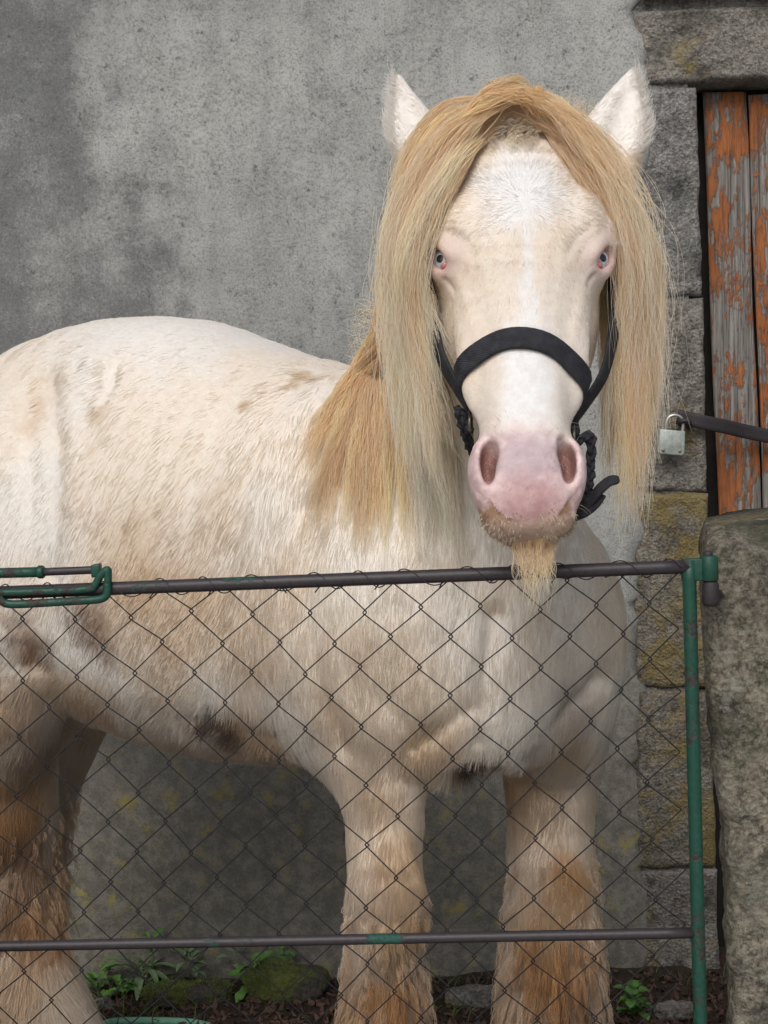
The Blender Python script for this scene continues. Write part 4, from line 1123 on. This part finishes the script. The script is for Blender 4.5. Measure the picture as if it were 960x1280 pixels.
# ------------------------------------------------------------------ the gate
GY = lambda px: 1.835 - .075 * px / 880.              # the hinge side stands a little nearer
def G(px, py): return P(px, py, GY(px))
gate = empty('wire_gate', P(866, 1500, GY(866)))
tag(gate, 'low gate of chain-link mesh in a worn steel tube frame with green hinge post', 'gate')
def line(a, b, n): return [a + (b - a) * (i / (n - 1)) for i in range(n)]
MB().tube(line(G(-420, 757), G(862, 708), 40), .0088, 14).build('top_rail', M['rail'], gate)
MB().tube(line(G(-420, 1191), G(868, 1166), 40), .0070, 14).build('middle_rail', M['rail'], gate)
MB().tube(line(G(-420, 1620), G(884, 1620), 30), .0088, 12).build('bottom_rail', M['rail'], gate)
MB().tube(line(G(861, 700), G(884, 1628), 40), .0088, 14).build('hinge_post', M['green'], gate)
MB().tube(line(G(-420, 752), G(-418, 1628), 20), .0088, 12).build('latch_post', M['green'], gate)
# hinge strap: a band wrapped round the post and the pin
def plate(name, quad, th, mat, bev=.0015, par=None):
    a = [G(*q) + Vector((0, -.006, 0)) for q in quad]; nrm = Vector((0, 1, 0))
    mb = MB(); mb.add(a + [q + nrm * th for q in a], [(0, 1, 2, 3), (7, 6, 5, 4), (0, 4, 5, 1), (1, 5, 6, 2), (2, 6, 7, 3), (3, 7, 4, 0)])
    return mb.build(name, mat, par or gate, True, bev)
plate('hinge_strap', ((853, 699), (890, 697), (890, 724), (853, 727)), .016, M['green'])
MB().tube([G(886, 694), G(886, 697), G(887, 724), G(887, 726)], [.0095, .0115, .0115, .010], 16).build('hinge_knuckle', M['green'], gate)
# sliding latch at the left end
MB().tube(line(G(-60, 718), G(52, 715), 6), .0068, 12).build('latch_sleeve', M['green'], gate)
MB().tube([G(47, 715), G(49, 715), G(53, 714.9), G(55, 714.8)], [.0078, .0088, .0088, .0078], 12).build('latch_collar', M['green'], gate)
MB().tube(line(G(50, 715) + Vector((0, -.001, 0)), G(126, 712), 6), .0054, 10).build('latch_bolt', M['rail'], gate)
plate('latch_eye', ((114, 706), (126, 704), (127, 720), (115, 722)), .014, M['green'], .002)
lp = [G(-60, 741), G(60, 738), G(112, 735), G(121, 730), G(128, 718), G(136, 711), G(137, 716), G(137, 726), G(135, 736)]
MB().tube([q + Vector((0, -.011, 0)) for q in [Vector(s_) for s_ in spline(lp, 40)]], .0052, 10).build('latch_loop', M['green'], gate)
lp = [G(-20, 728), G(-4, 733), G(2, 745), G(12, 753), G(40, 753), G(90, 750), G(122, 748), G(133, 745), G(137, 738), G(136, 728)]
MB().tube([q + Vector((0, -.013, 0)) for q in [Vector(s_) for s_ in spline(lp, 48)]], .0055, 10).build('latch_loop', M['green'], gate)
# chain-link: vertical zigzag wires hooked into each other
HPX, HPY = 35.75, 36.7
def warp(px, py):
    return (px + 4.0 * math.sin(px * .017 + py * .011) + 2.6 * math.sin(py * .023 - px * .008 + 1.),
            py - (px - 313) * .024 + 3.0 * math.sin(px * .021 + 2 + py * .013) + 2.0 * math.sin(px * .05 + py * .031))
topy = lambda px: 740 - (px) * .0365
for k in range(-15, 16):
    xl = 313 + k * HPX
    if xl < -260 or xl + HPX > 878: continue
    pts = []
    for j in range(-9, 19):
        yy = 987 + j * HPY
        right = (j + k) % 2 != 0
        e = 1.6
        xx = xl + HPX + e if right else xl - e
        if xl + HPX > 848: xx = min(xx, 866 + (yy - 720) * .03)
        X_, Y_ = warp(xx, yy)
        Y_ = max(Y_, topy(X_) - 2)
        s_ = 1 if right else -1
        p = G(X_, Y_)
        pts.append((p + Vector((0, -.0013, .0016)), p + Vector((s_ * .0009, 0.0005, 0)), p + Vector((0, .0016, -.0016))))
    path = []
    for a_, b_, c_ in pts: path += [a_, b_, c_]
    MB().tube(path, .00085, 6).build('mesh_wire', M['wire'], gate)
# lacing wire wound round the top rail, and the twisted ends below it
path = []
n = 560
for i in range(n):
    t = i / (n - 1); px = 850 - 1000 * t; an = t * 2 * math.pi * 15.6 + .8 * math.sin(t * 31)
    c = G(px, 708.5 + (850 - px) * .0378)
    path.append(c + Vector((0, -math.cos(an) * .0098, math.sin(an) * .0105 - .0012 * (math.sin(an) < -.5))))
MB().tube(path, .0008, 6).build('lacing_wire', M['wire'], gate)
for k in range(14):
    px = 199 + 71.5 * k + random.uniform(-4, 4) - 142
    if px > 850: continue
    y = topy(px) + 3
    s_ = random.choice((-1, 1)); L_ = random.uniform(9, 17)
    pth = [G(px + 6 * s_, y - 3) + Vector((0, -.002, 0)), G(px, y + 1) + Vector((0, -.004, 0)), G(px - s_ * L_ * .6, y + 4) + Vector((0, -.004, 0)), G(px - s_ * L_, y + 4 + random.uniform(2, 9)) + Vector((0, -.003, 0))]
    MB().tube([Vector(q) for q in spline(pth, 10)], .001, 6).build('wire_end', M['wire'], gate)

# ------------------------------------------------------------------ stone gate pillars
def rough_stone(name, outline, y0, y1, mat, amp, parent=None, seed=0, nx=50, nz=90, round_=.05, taper=0.):
    """outline: function v(0..1, top to bottom) -> (x_left, x_right, z); a rounded block between depths y0 and y1, pitted by noise"""
    vs = []; ny = 16; m = 2 * (nx + ny)
    for i in range(nz + 1):
        v_ = i / nz; xl, xr, zz, yf = outline(v_)[:4]
        ring = []
        for k in range(m):
            if k < nx: a_, b_ = k / nx, 0.
            elif k < nx + ny: a_, b_ = 1., (k - nx) / ny
            elif k < 2 * nx + ny: a_, b_ = 1 - (k - nx - ny) / nx, 1.
            else: a_, b_ = 0., 1 - (k - 2 * nx - ny) / ny
            x_ = xl + (xr - xl) * a_; y_ = y0 + yf + (y1 - y0 - yf) * b_
            # rounded corners
            cx_, cy_ = (xl + xr) / 2, (y0 + yf + y1) / 2; hx, hy = (xr - xl) / 2, (y1 - y0 - yf) / 2
            qx, qy = (x_ - cx_), (y_ - cy_); r_ = min(round_, hx * .9, hy * .9)
            ax_, ay_ = abs(qx) - (hx - r_), abs(qy) - (hy - r_)
            if ax_ > 0 and ay_ > 0:
                l_ = math.hypot(ax_, ay_); qx = math.copysign(hx - r_ + ax_ / l_ * r_, qx); qy = math.copysign(hy - r_ + ay_ / l_ * r_, qy)
            if taper: qx += taper * (cy_ + qy - y0) / (y1 - y0) * (hx - qx) / (2 * hx)
            ring.append((cx_ + qx, cy_ + qy, zz + (outline(v_)[4] * a_ if len(outline(v_)) > 4 else 0)))
        vs += ring
    vs = np.array(vs)
    c = vs.reshape(nz + 1, m, 3).mean(1).repeat(m, 0)
    dirn = vs - c; dirn[:, 2] = 0; dirn /= np.linalg.norm(dirn, axis=1)[:, None] + 1e-6
    n_ = (fbm(vs, 7, 5, seed) - .5) * 1.3 + (fbm(vs, 32, 4, seed + 5) - .5) * .75
    vs = vs + dirn * (n_ * amp)[:, None]; vs[:, 2] += (fbm(vs, 11, 4, seed + 9) - .5) * amp * .8
    q = [(i * m + k, i * m + (k + 1) % m, (i + 1) * m + (k + 1) % m, (i + 1) * m + k) for i in range(nz) for k in range(m)]
    mb = MB(); mb.add([tuple(p) for p in vs], q)
    mb.v.append(tuple(vs[:m].mean(0) + np.array((0, 0, .004)))); tc = len(mb.v) - 1
    mb.f += [(tc, (k + 1) % m, k) for k in range(m)]
    return mb.build(name, mat, parent)
def pil(v_):
    # rounded shoulder at the top, leaning edge below
    py = 662 + 1000 * v_
    xs = [(652, 884), (662, 878), (690, 873), (740, 872), (820, 876), (900, 884), (1000, 893), (1100, 899), (1300, 906), (1700, 915)]
    xl = np.interp(py, [a for a, _ in xs], [b_ for _, b_ in xs])
    p = P(xl, py, 1.86); top = .10 * max(0, 1 - v_ / .035) ** 2
    return p.x, p.x + .34 - top * .3, p.z, top * .6, .03 * max(0, 1 - v_ / .05)
pillar = rough_stone('stone_pillar', pil, 1.83, 2.12, M['granite_moss'], .024, seed=4, nz=190, nx=80, round_=.03, taper=.07)
tag(pillar, 'rough mossy granite gate pillar carrying the green hinge on the right', 'pillar')
def pil2(v_):
    p = P(4, 1192 + 480 * v_, 1.80); return p.x - .3, p.x + .006 * math.sin(v_ * 9), p.z, .03 * max(0, 1 - v_ / .04)
pillar2 = rough_stone('stone_pillar', pil2, 1.66, 1.80, M['granite_moss'], .012, seed=14, nz=60, nx=30)
tag(pillar2, 'low grey stone edge poking into the bottom left corner below the rail', 'stone')
gd = MB().tube([P(888, 726, GY(888)), P(888, 730, GY(888)), P(888, 752, GY(888)), P(888, 757, GY(888))], [.0085, .0105, .0108, .009], 14)
gd.tube([P(888, 742, GY(888)), P(905, 744, 1.90)], .008, 8)
gd.build('hinge_pin', M['iron'], pillar)
MB().tube([P(885, 700, GY(886)), P(885, 690, GY(886)), P(885, 688, GY(886))], [.006, .006, .003], 10).build('hinge_pin', M['iron'], pillar)

# ------------------------------------------------------------------ the wall of the house
DW = 3.25
wall = empty('house_wall', (0, DW, 0))
tag(wall, 'grey weathered rendered house wall with granite blocks round the door', 'wall')
def sheet(name, x0f, x1f, z0, z1, y, mat, parent, nx, nz, amp=.006, thick=.02, edge=.006, seed=0):
    """slab with an uneven face; x0f / x1f give its side edges at height z"""
    vs = []
    for i in range(nz + 1):
        z_ = z0 + (z1 - z0) * i / nz; xa, xb = x0f(z_), x1f(z_)
        for k in range(nx + 1): vs.append((xa + (xb - xa) * k / nx, y, z_))
    vs = np.array(vs, float)
    d = (fbm(vs, 1.6, 3, seed) - .5) * amp * 2.5 + (fbm(vs, 9, 4, seed + 3) - .5) * amp
    vs[:, 1] += d
    g = np.arange((nx + 1) * (nz + 1)).reshape(nz + 1, nx + 1)
    rim = np.concatenate([g[0, :-1], g[:-1, -1], g[-1, :0:-1], g[:0:-1, 0]])
    vs[rim, 1] += edge
    mb = MB(); mb.add([tuple(p) for p in vs], [(g[i, k], g[i, k + 1], g[i + 1, k + 1], g[i + 1, k]) for i in range(nz) for k in range(nx)])
    n0 = len(mb.v); mb.v += [(vs[r][0], y + thick, vs[r][2]) for r in rim]
    R_ = len(rim); mb.f += [(rim[i], n0 + i, n0 + (i + 1) % R_, rim[(i + 1) % R_]) for i in range(R_)]
    return mb.build(name, mat, parent)
edge_x = lambda z_: P(804, 640, DW).x + .055 * (float(fbm(np.array([[0, 0, z_]]), 13, 6, 31, .65)[0]) - .5) * 2 + .004
ztop = P(870, 6, DW).z
sheet('render_coat', lambda z_: -4.5, edge_x, -.05, 3.4, DW - .006, M['plaster'], wall, 260, 170, .007, .02, .012)
sheet('render_coat', lambda z_: edge_x(z_) + .003, lambda z_: 3.2, ztop + .016, 3.4, DW - .022, M['plaster'], wall, 90, 50, .006, .03, seed=8)
sheet('render_coat', lambda z_: P(1120, 640, DW).x + .02, lambda z_: 3.2, -.05, ztop - .1, DW - .018, M['plaster'], wall, 90, 90, .006, .03, seed=9)
MB().box((-4.5, DW + .012, -.3), (P(869, 640, DW).x - .01, DW + .45, 3.4)).build('masonry_core', M['granite'], wall, False)
MB().box((P(1120, 640, DW).x, DW + .012, -.3), (3.2, DW + .45, 3.4)).build('masonry_core', M['granite'], wall, False)
MB().box((P(869, 640, DW).x - .009, DW + .012, P(900, 70, DW).z), (P(1120, 640, DW).x - .001, DW + .45, 3.399)).build('masonry_core', M['granite'], wall, False)
def block(name, quad, mat, depth=.22, amp=.010, seed=0, D=DW, proud=0., parent=None, nx=40, nz=40, bev=.012):
    """dressed stone from its four face corners (pixels, clockwise from top left), with worn edges"""
    q = [P(x_, y_, D - proud) for x_, y_ in quad]; vs = []
    for i in range(nz + 1):
        for k in range(nx + 1):
            a_, b_ = k / nx, i / nz
            p = (q[0] * (1 - a_) + q[1] * a_) * (1 - b_) + (q[3] * (1 - a_) + q[2] * a_) * b_
            wd = (q[1] - q[0]).length; ht = (q[3] - q[0]).length
            e = min(a_ * wd, (1 - a_) * wd, b_ * ht, (1 - b_) * ht); e = max(0, 1 - e / bev)
            vs.append((p.x, p.y + bev * .8 * e ** 2, p.z))
    vs = np.array(vs); vs[:, 1] += (fbm(vs, 10, 5, seed) - .5) * amp * 1.6 + (fbm(vs, 45, 3, seed + 2) - .5) * amp * .8
    off = (np.stack([fbm(vs, 14, 3, seed + 6), fbm(vs, 14, 3, seed + 7)], 1) - .5) * .012; vs[:, 0] += off[:, 0]; vs[:, 2] += off[:, 1]
    g = np.arange((nx + 1) * (nz + 1)).reshape(nz + 1, nx + 1)
    rim = np.concatenate([g[0, :-1], g[:-1, -1], g[-1, :0:-1], g[:0:-1, 0]])
    mb = MB(); mb.add([tuple(p) for p in vs], [(g[i, k], g[i, k + 1], g[i + 1, k + 1], g[i + 1, k]) for i in range(nz) for k in range(nx)])
    n0 = len(mb.v); mb.v += [(vs[r][0], D + depth, vs[r][2]) for r in rim]; R_ = len(rim)
    mb.f += [(rim[i], n0 + i, n0 + (i + 1) % R_, rim[(i + 1) % R_]) for i in range(R_)]
    return mb.build(name, mat, parent or wall)
block('lintel', ((796, 14), (1180, -8), (1180, 86), (796, 106)), M['granite_brown'], .2, .018, 3, nx=90)
block('stone_block', ((795, 109), (872, 107), (879, 370), (795, 373)), M['granite'], .2, .018, 6, nz=70)
block('stone_block', ((795, 375.5), (880, 372.5), (885, 615), (795, 614)), M['granite_brown'], .2, .018, 7, nz=70)
block('stone_block', ((795, 616.5), (886, 617.5), (890, 861), (795, 859)), M['granite_lichen'], .2, .016, 8, nz=70)
block('stone_block', ((795, 862), (891, 863.5), (896, 1086), (795, 1086)), M['granite_lichen'], .2, .014, 9, nz=60)
block('stone_block', ((795, 1089), (897, 1089), (902, 1275), (795, 1275)), M['granite_brown'], .2, .014, 10, nz=60)

# door -------------------------------------------------------------------------
DD = DW + .075
door = empty('wooden_door', P(990, 1240, DD))
tag(door, 'plank door with flaking orange paint recessed in the granite wall', 'door')
PZ0, PZ1 = 1240, 115
xs0 = [878, 934.5, 991, 1049, 1106]
for i, xt in enumerate(xs0[:-1]):
    wpx = [54, 54, 55, 55][i]
    mb = MB(); nseg = 48; vs = []
    prof = [(0, .006), (.05, .0), (.5, -.001), (.93, .0), (1, .006), (1, .03), (0, .03)]
    for k in range(nseg + 1):
        b_ = k / nseg; py = PZ1 + (PZ0 - PZ1) * b_ + (3 * math.sin(i * 2.1) if k == 0 else 0)
        xl = xt + 42 * b_ + .8 * math.sin(b_ * 17 + i * 2) ; wj = wpx + .8 * math.sin(b_ * 23 + i)
        for j, (a_, dy) in enumerate(prof):
            ragged = (random.uniform(-3, 3) if k == 0 else 0)
            vs.append(P(xl + a_ * wj, py + ragged, DD + dy + [0, .003, -.002, .002][i]))
    m = len(prof)
    mb.add(vs, [(k * m + j, k * m + (j + 1) % m, (k + 1) * m + (j + 1) % m, (k + 1) * m + j) for k in range(nseg) for j in range(m)] + [tuple(range(m)), tuple(nseg * m + j for j in range(m - 1, -1, -1))])
    pk_ = mb.build('plank', M['planks'], door)
    for (sx, sy) in ([(923, 243), (932, 635)] if i == 0 else []):
        c = P(sx, sy, DD - .002)
        MB().tube([c + Vector((0, .004, 0)), c, c - Vector((0, .0012, 0))], [.0052, .0052, .0042], 14).build('screw', M['shackle'], pk_)
MB().box((P(869, 640, DD).x - .05, DD + .045, -.2), (P(1120, 640, DD).x + .03, DD + .06, P(900, 60, DD).z)).build('dark_gap_sheet', M['void'], door, False)  # near-black sheet behind the planks, stands in for shade in the gaps
# hasp strap across the gap
hs = [(846, 521), (862, 524), (880, 528), (905, 533), (935, 540), (975, 548), (1010, 555)]
hp = [P(x_, y_, DW - .022 if x_ < 890 else DW - .022 + .06 * min(1, (x_ - 890) / 60)) for x_, y_ in hs]
hasp = MB().ribbon([Vector(q) for q in spline(hp, 30)], [Vector((0, -1, 0))] * 30, .033, .006).build('hasp', M['iron'], door)
for (x_, y_) in ((911, 535), (953, 545)):
    c = P(x_, y_, DW + .012); MB().tube([c + Vector((0, .01, 0)), c + Vector((0, -.008, 0)), c + Vector((0, -.012, 0))], [.008, .008, .004], 12).build('rivet', M['iron'], hasp)
stp = [P(850, 530, DW - .01), P(850, 527, DW - .045), P(860, 526, DW - .052), P(862, 530, DW - .045), P(862, 534, DW - .01)]
MB().tube([Vector(q) for q in spline(stp, 20)], .006, 10).build('staple', M['iron'], wall)
# padlock
padl = empty('padlock', P(840, 569, DW - .05))
tag(padl, 'tarnished steel padlock hanging from the iron hasp beside the orange door', 'padlock')
q = [P(x_, y_, DW - .058) for x_, y_ in ((825, 536), (857, 539), (856, 568), (853, 570), (826, 568), (823, 566))]
mb = MB(); dv = Vector((0, .026, 0)); n_ = len(q)
mb.add(q + [p + dv for p in q], [tuple(range(n_)), tuple(range(2 * n_ - 1, n_ - 1, -1))] + [(i, n_ + i, n_ + (i + 1) % n_, (i + 1) % n_) for i in range(n_)])
mb.build('lock_body', M['padlock'], padl, True, .003)
sh = [P(832, 541, DW - .045), P(833, 528, DW - .045), P(837, 521, DW - .045), P(845, 519, DW - .045), P(852, 523, DW - .045), P(854, 530, DW - .045), P(853, 541, DW - .045)]
MB().tube([Vector(s_) for s_ in spline(sh, 28)], .0042, 10).build('shackle', M['shackle'], padl)
for x_, y_ in ((829, 563), (850, 564)):
    c = P(x_, y_, DW - .0585); MB().tube([c + Vector((0, .002, 0)), c - Vector((0, .0008, 0)), c - Vector((0, .0016, 0))], [.0036, .0036, .002], 10).build('rivet', M['ring'], padl)

# ------------------------------------------------------------------ ground
def gz(x, y):
    s_ = sstep(3.15, 2.2, y); return .17 * s_
xs_ = np.concatenate([np.linspace(-300, -3, 18)[:-1], np.linspace(-3, 2.5, 170), np.linspace(2.5, 300, 18)[1:]])
ys_ = np.concatenate([np.linspace(-300, 1, 20)[:-1], np.linspace(1, 3.4, 110), np.linspace(3.4, 300, 16)[1:]])
GX, GYY = np.meshgrid(xs_, ys_)
base = np.stack([GX, GYY, np.zeros_like(GX)], -1)
inner = (np.abs(GX) < 3.2) & (GYY > .9) & (GYY < 3.45)
GZ = gz(GX, GYY) + np.where(inner, (fbm(base, 5, 5, 77) - .5) * .05 + (fbm(base, 30, 4, 79) - .5) * .02, 0) - np.where(GYY > 3.45, .02, 0)
gv = np.stack([GX, GYY, GZ], -1).reshape(-1, 3); ny_, nx_ = GX.shape
gi = np.arange(nx_ * ny_).reshape(ny_, nx_)
gq = np.stack([gi[:-1, :-1], gi[:-1, 1:], gi[1:, 1:], gi[1:, :-1]], -1).reshape(-1, 4)
ground = link('ground', np_mesh('ground', gv, gq, M['soil'])); tag(ground, kind='structure')
bounce_v = [(x_, y_, .185 + .004 * math.sin(x_ * 3 + y_ * 5)) for y_ in (-14., -8., -3., -1., 0., .8, 1.3, 1.6) for x_ in (-14., -6., -3., -1.5, 0., 1.5, 3., 6., 14.)]
bounce_sheet = link('bounce_sheet', np_mesh('bounce_sheet', np.array(bounce_v), np.array([(i * 9 + k, i * 9 + k + 1, (i + 1) * 9 + k + 1, (i + 1) * 9 + k) for i in range(7) for k in range(8)]), M['bounce_sheet'])); tag(bounce_sheet, kind='structure')  # added pale sheet out of view, bounces light up onto horse and wall
def zg(x, y): return float(gz(x, y)) + .0
def ground_at(px, py):
    d = P(px, py, 1.) - CAMLOC
    for D in np.linspace(2.3, 3.24, 95):
        p = CAMLOC + d * D
        if p.z <= zg(p.x, p.y): return Vector((p.x, p.y, zg(p.x, p.y)))
    p = CAMLOC + d * 3.2; return Vector((p.x, 3.2, max(0., p.z)))

# leaf litter: loose flakes over the soil by the wall
NL = 5200
lx = RNG.uniform(-1.3, 1.1, NL); ly = RNG.uniform(2.75, 3.22, NL)
lb = np.stack([lx, ly, np.zeros(NL)], 1); lz = gz(lx, ly) + (fbm(lb, 5, 5, 77) - .5) * .05 + (fbm(lb, 30, 4, 79) - .5) * .02 + .004
ang = RNG.uniform(0, 6.28, NL); ls = RNG.uniform(.004, .012, NL); tilt = RNG.normal(0, .5, (NL, 2))
lv = np.zeros((NL, 4, 3))
for k, (a_, b_) in enumerate(((-1, 0), (0, -.5), (1, 0), (0, .5))):
    ox = ls * (a_ * np.cos(ang) - b_ * np.sin(ang)); oy = ls * (a_ * np.sin(ang) + b_ * np.cos(ang))
    lv[:, k, 0] = lx + ox; lv[:, k, 1] = ly + oy; lv[:, k, 2] = lz + ox * tilt[:, 0] + oy * tilt[:, 1] + (.35 * ls if k in (0, 2) else 0)
lit = link('leaf_litter', np_mesh('leaf_litter', lv.reshape(-1, 3), np.arange(NL * 4).reshape(-1, 4), M['litter'], False)); tag(lit, kind='stuff')

def mossy(name, px, py, wpx, hpx, label, seed, mat, cat, D=None):
    b0 = ground_at(px, py + hpx * .5); D = D or b0.y
    c = P(px, py, D); rx, rz = wpx * .5 * D / F, hpx * .55 * D / F
    vs = []; n1_, n2_ = 26, 44
    for i in range(n1_ + 1):
        a_ = math.pi * i / n1_
        for k in range(n2_):
            b_ = 2 * math.pi * k / n2_
            def se(t_, e): return math.copysign(abs(t_) ** e, t_)
            vs.append((se(math.sin(a_), .6) * se(math.cos(b_), .7) * rx, se(math.sin(a_), .6) * se(math.sin(b_), .7) * rx * .45, se(math.cos(a_), .6) * rz))
    vs = np.array(vs) + np.array(c)
    d = vs - np.array(c); d /= np.linalg.norm(d, axis=1)[:, None] + 1e-6
    vs += d * ((fbm(vs, 13, 5, seed) - .5) * .055 + (fbm(vs, 90, 3, seed + 1) - .5) * .012)[:, None]
    mb = MB(); mb.add([tuple(p) for p in vs], [(i * n2_ + k, i * n2_ + (k + 1) % n2_, (i + 1) * n2_ + (k + 1) % n2_, (i + 1) * n2_ + k) for i in range(n1_) for k in range(n2_)])
    o = mb.build(name, mat); tag(o, label, cat)
    return o, c, rx, rz
def moss_fur(parent, n, seed):
    me = parent.data; k = len(me.vertices); co = np.empty(k * 3, np.float32); me.vertices.foreach_get('co', co); co = co.reshape(-1, 3)
    no = np.empty(k * 3, np.float32); me.vertex_normals.foreach_get('vector', no); no = no.reshape(-1, 3)
    ok = np.where((no[:, 2] > .0) & (no[:, 1] < .6) & (fbm(co, 16, 4, seed + 3) > .47))[0]; pick = RNG.choice(ok, n)
    p = co[pick] + RNG.normal(0, .004, (n, 3)); d = no[pick] + RNG.normal(0, .35, (n, 3)) + np.array((0, 0, .4)); d /= np.linalg.norm(d, axis=1)[:, None]
    L_ = RNG.uniform(.002, .007, n)
    pts = np.stack([p, p + d * L_[:, None] * .5, p + d * L_[:, None]], 1)
    col = np.array((.13, .16, .04)) * RNG.uniform(.5, 1.6, (n, 1)) * (.6 + fbm(p, 20, 3, seed))[:, None] * 1.2
    curves('moss_tufts', pts, np.full((n, 3), .0008) * np.array((1, .8, .4)), np.repeat(np.clip(col, .005, .5)[:, None], 3, 1), M['fur'], parent)
for a_ in ((235, 1244, 112, 26, 'flat stone capped with green moss beside the leaf rosette', 41), (362, 1229, 104, 40, 'rounded mossy stone left of the nearer foreleg', 45)):
    o, *_ = mossy('mossy_stone', *a_[:5], a_[5], M['mossy'], 'stone'); moss_fur(o, 2600, a_[5])
o, *_ = mossy('broken_stone', 595, 1246, 90, 18, 'low grey rubble stone between the forelegs at the wall base', 52, M['granite_brown'], 'stone')
o, *_ = mossy('broken_stone', 842, 1262, 60, 26, 'brown stone lump at the wall base beside the hinge post', 57, M['granite_brown'], 'stone')
o, *_ = mossy('broken_stone', 130, 1255, 22, 14, 'small tan stone beside the hind hoof', 59, M['granite_lichen'], 'stone')
hz = [ground_at(x_, y_) + Vector((0, 0, .008)) for x_, y_ in ((128, 1288), (145, 1283), (190, 1281), (238, 1283), (262, 1289))]
tag(MB().tube([Vector(q) for q in spline(hz, 40)], .009, 12).build('garden_hose', M['hose']), 'short visible length of pale green hose half buried in the soil beside the hind hoof', 'hose')


# weeds: every leaf its own part
def leafmesh(L_, wd, bend, mat, lobes=0, n=8):
    vs = []; fs = []
    for i in range(n + 1):
        t = i / n; w_ = wd * math.sin(math.pi * min(1, t * .92 + .06)) ** .8 * (1 + (.35 * math.sin(t * lobes * 6.28) if lobes else 0)) + .0006
        x_ = L_ * (math.sin(bend * t) / bend if bend else t); z_ = L_ * ((1 - math.cos(bend * t)) / bend if bend else 0)
        for s_ in (-1, -.5, 0, .5, 1): vs.append((x_, s_ * w_, -z_ + abs(s_) * w_ * .35))
    for i in range(n):
        for k in range(4): fs.append((i * 5 + k, i * 5 + k + 1, (i + 1) * 5 + k + 1, (i + 1) * 5 + k))
    mb = MB(); mb.add(vs, fs); return mb.mesh('leaf', mat)
def weed(px, py, label, nleaf, L_, wd, up, mat, lobes=0, stem=.0, seed=0):
    rnd = random.Random(seed); b0 = ground_at(px, py)
    root = empty('weed', b0); tag(root, label, 'weed')
    meshes = [leafmesh(L_ * q, wd * q, bnd, mat, lobes) for q, bnd in ((1, 1.1), (.8, .7), (.6, .9), (.75, 1.5), (.45, .5))]
    for i in range(nleaf):
        a_ = 6.28 * i / nleaf * 2.4 + rnd.uniform(-.4, .4); h_ = stem * rnd.random()
        o = bpy.data.objects.new('leaf', rnd.choice(meshes)); COL.objects.link(o); o.parent = root
        o.rotation_euler = (rnd.uniform(-.3, .3), -rnd.uniform(*up), a_)
        o.location = (.012 * math.cos(a_), .012 * math.sin(a_), .005 + h_)
    if stem:
        MB().tube([b0, b0 + Vector((.004, 0, stem * .5)), b0 + Vector((-.003, 0, stem))], [.0022, .0018, .001], 6).build('stem', mat, root)
    return root
weed(178, 1232, 'spreading rosette of long narrow grey green leaves at the wall base', 26, .11, .010, (.1, 1.0), M['leafpale'], 0, .04, 1)
weed(124, 1242, 'small bright green weed close beside the hind leg', 22, .05, .009, (.2, 1.1), M['leaf'], 2, .05, 2)
weed(316, 1246, 'bright green broad leaved weed in front of the rounded mossy stone', 24, .055, .013, (.2, 1.2), M['leaf'], 1.5, .07, 3)
weed(238, 1222, 'pale leafed weed standing behind the flat mossy stone', 16, .045, .011, (.3, 1.1), M['leafpale'], 2, .06, 4)
weed(190, 1216, 'thin upright sprig growing against the wall above the rosette', 12, .04, .008, (.5, 1.3), M['leaf'], 2, .08, 5)
weed(292, 1212, 'lone sprig with small pale leaves against the lower wall', 6, .03, .008, (.3, .9), M['leafpale'], 0, .06, 6)
weed(792, 1272, 'bushy green clover like weed between the far foreleg and hinge post', 46, .038, .013, (.2, 1.3), M['leaf'], 1.5, .06, 7)
weed(152, 1248, 'low tangle of small green leaves between the hind hoof and the flat mossy stone', 26, .04, .009, (.1, 1.0), M['leaf'], 2, .03, 8)
weed(352, 1216, 'tuft of tiny green leaves sprouting behind the rounded mossy stone', 18, .035, .009, (.3, 1.2), M['leaf'], 1.5, .05, 9)
# short grass and seedlings along the wall foot
NG = 900
gx = RNG.uniform(-1.25, 1.0, NG); gyy = RNG.uniform(2.95, 3.22, NG); kk = vnoise(np.stack([gx, gyy, 0 * gx], 1), 4, 5) > .52
gx, gyy = gx[kk], gyy[kk]; NG = len(gx); zz_ = gz(gx, gyy); la = RNG.uniform(.012, .045, NG); da = RNG.normal(0, .5, (NG, 2))
gp = np.stack([np.stack([gx + da[:, 0] * la * t_ * t_, gyy + da[:, 1] * la * t_ * t_, zz_ + la * t_], 1) for t_ in (0, .35, .7, 1.)], 1)
gc = np.array((.09, .15, .035)) * RNG.uniform(.5, 1.5, (NG, 1)) + np.array((.05, .03, 0)) * RNG.random((NG, 1))
gr = curves('short_grass', gp, np.full((NG, 4), .0012) * np.array((1, .9, .6, .2)), np.repeat(gc[:, None], 4, 1), M['fur'], None); tag(gr, kind='stuff')
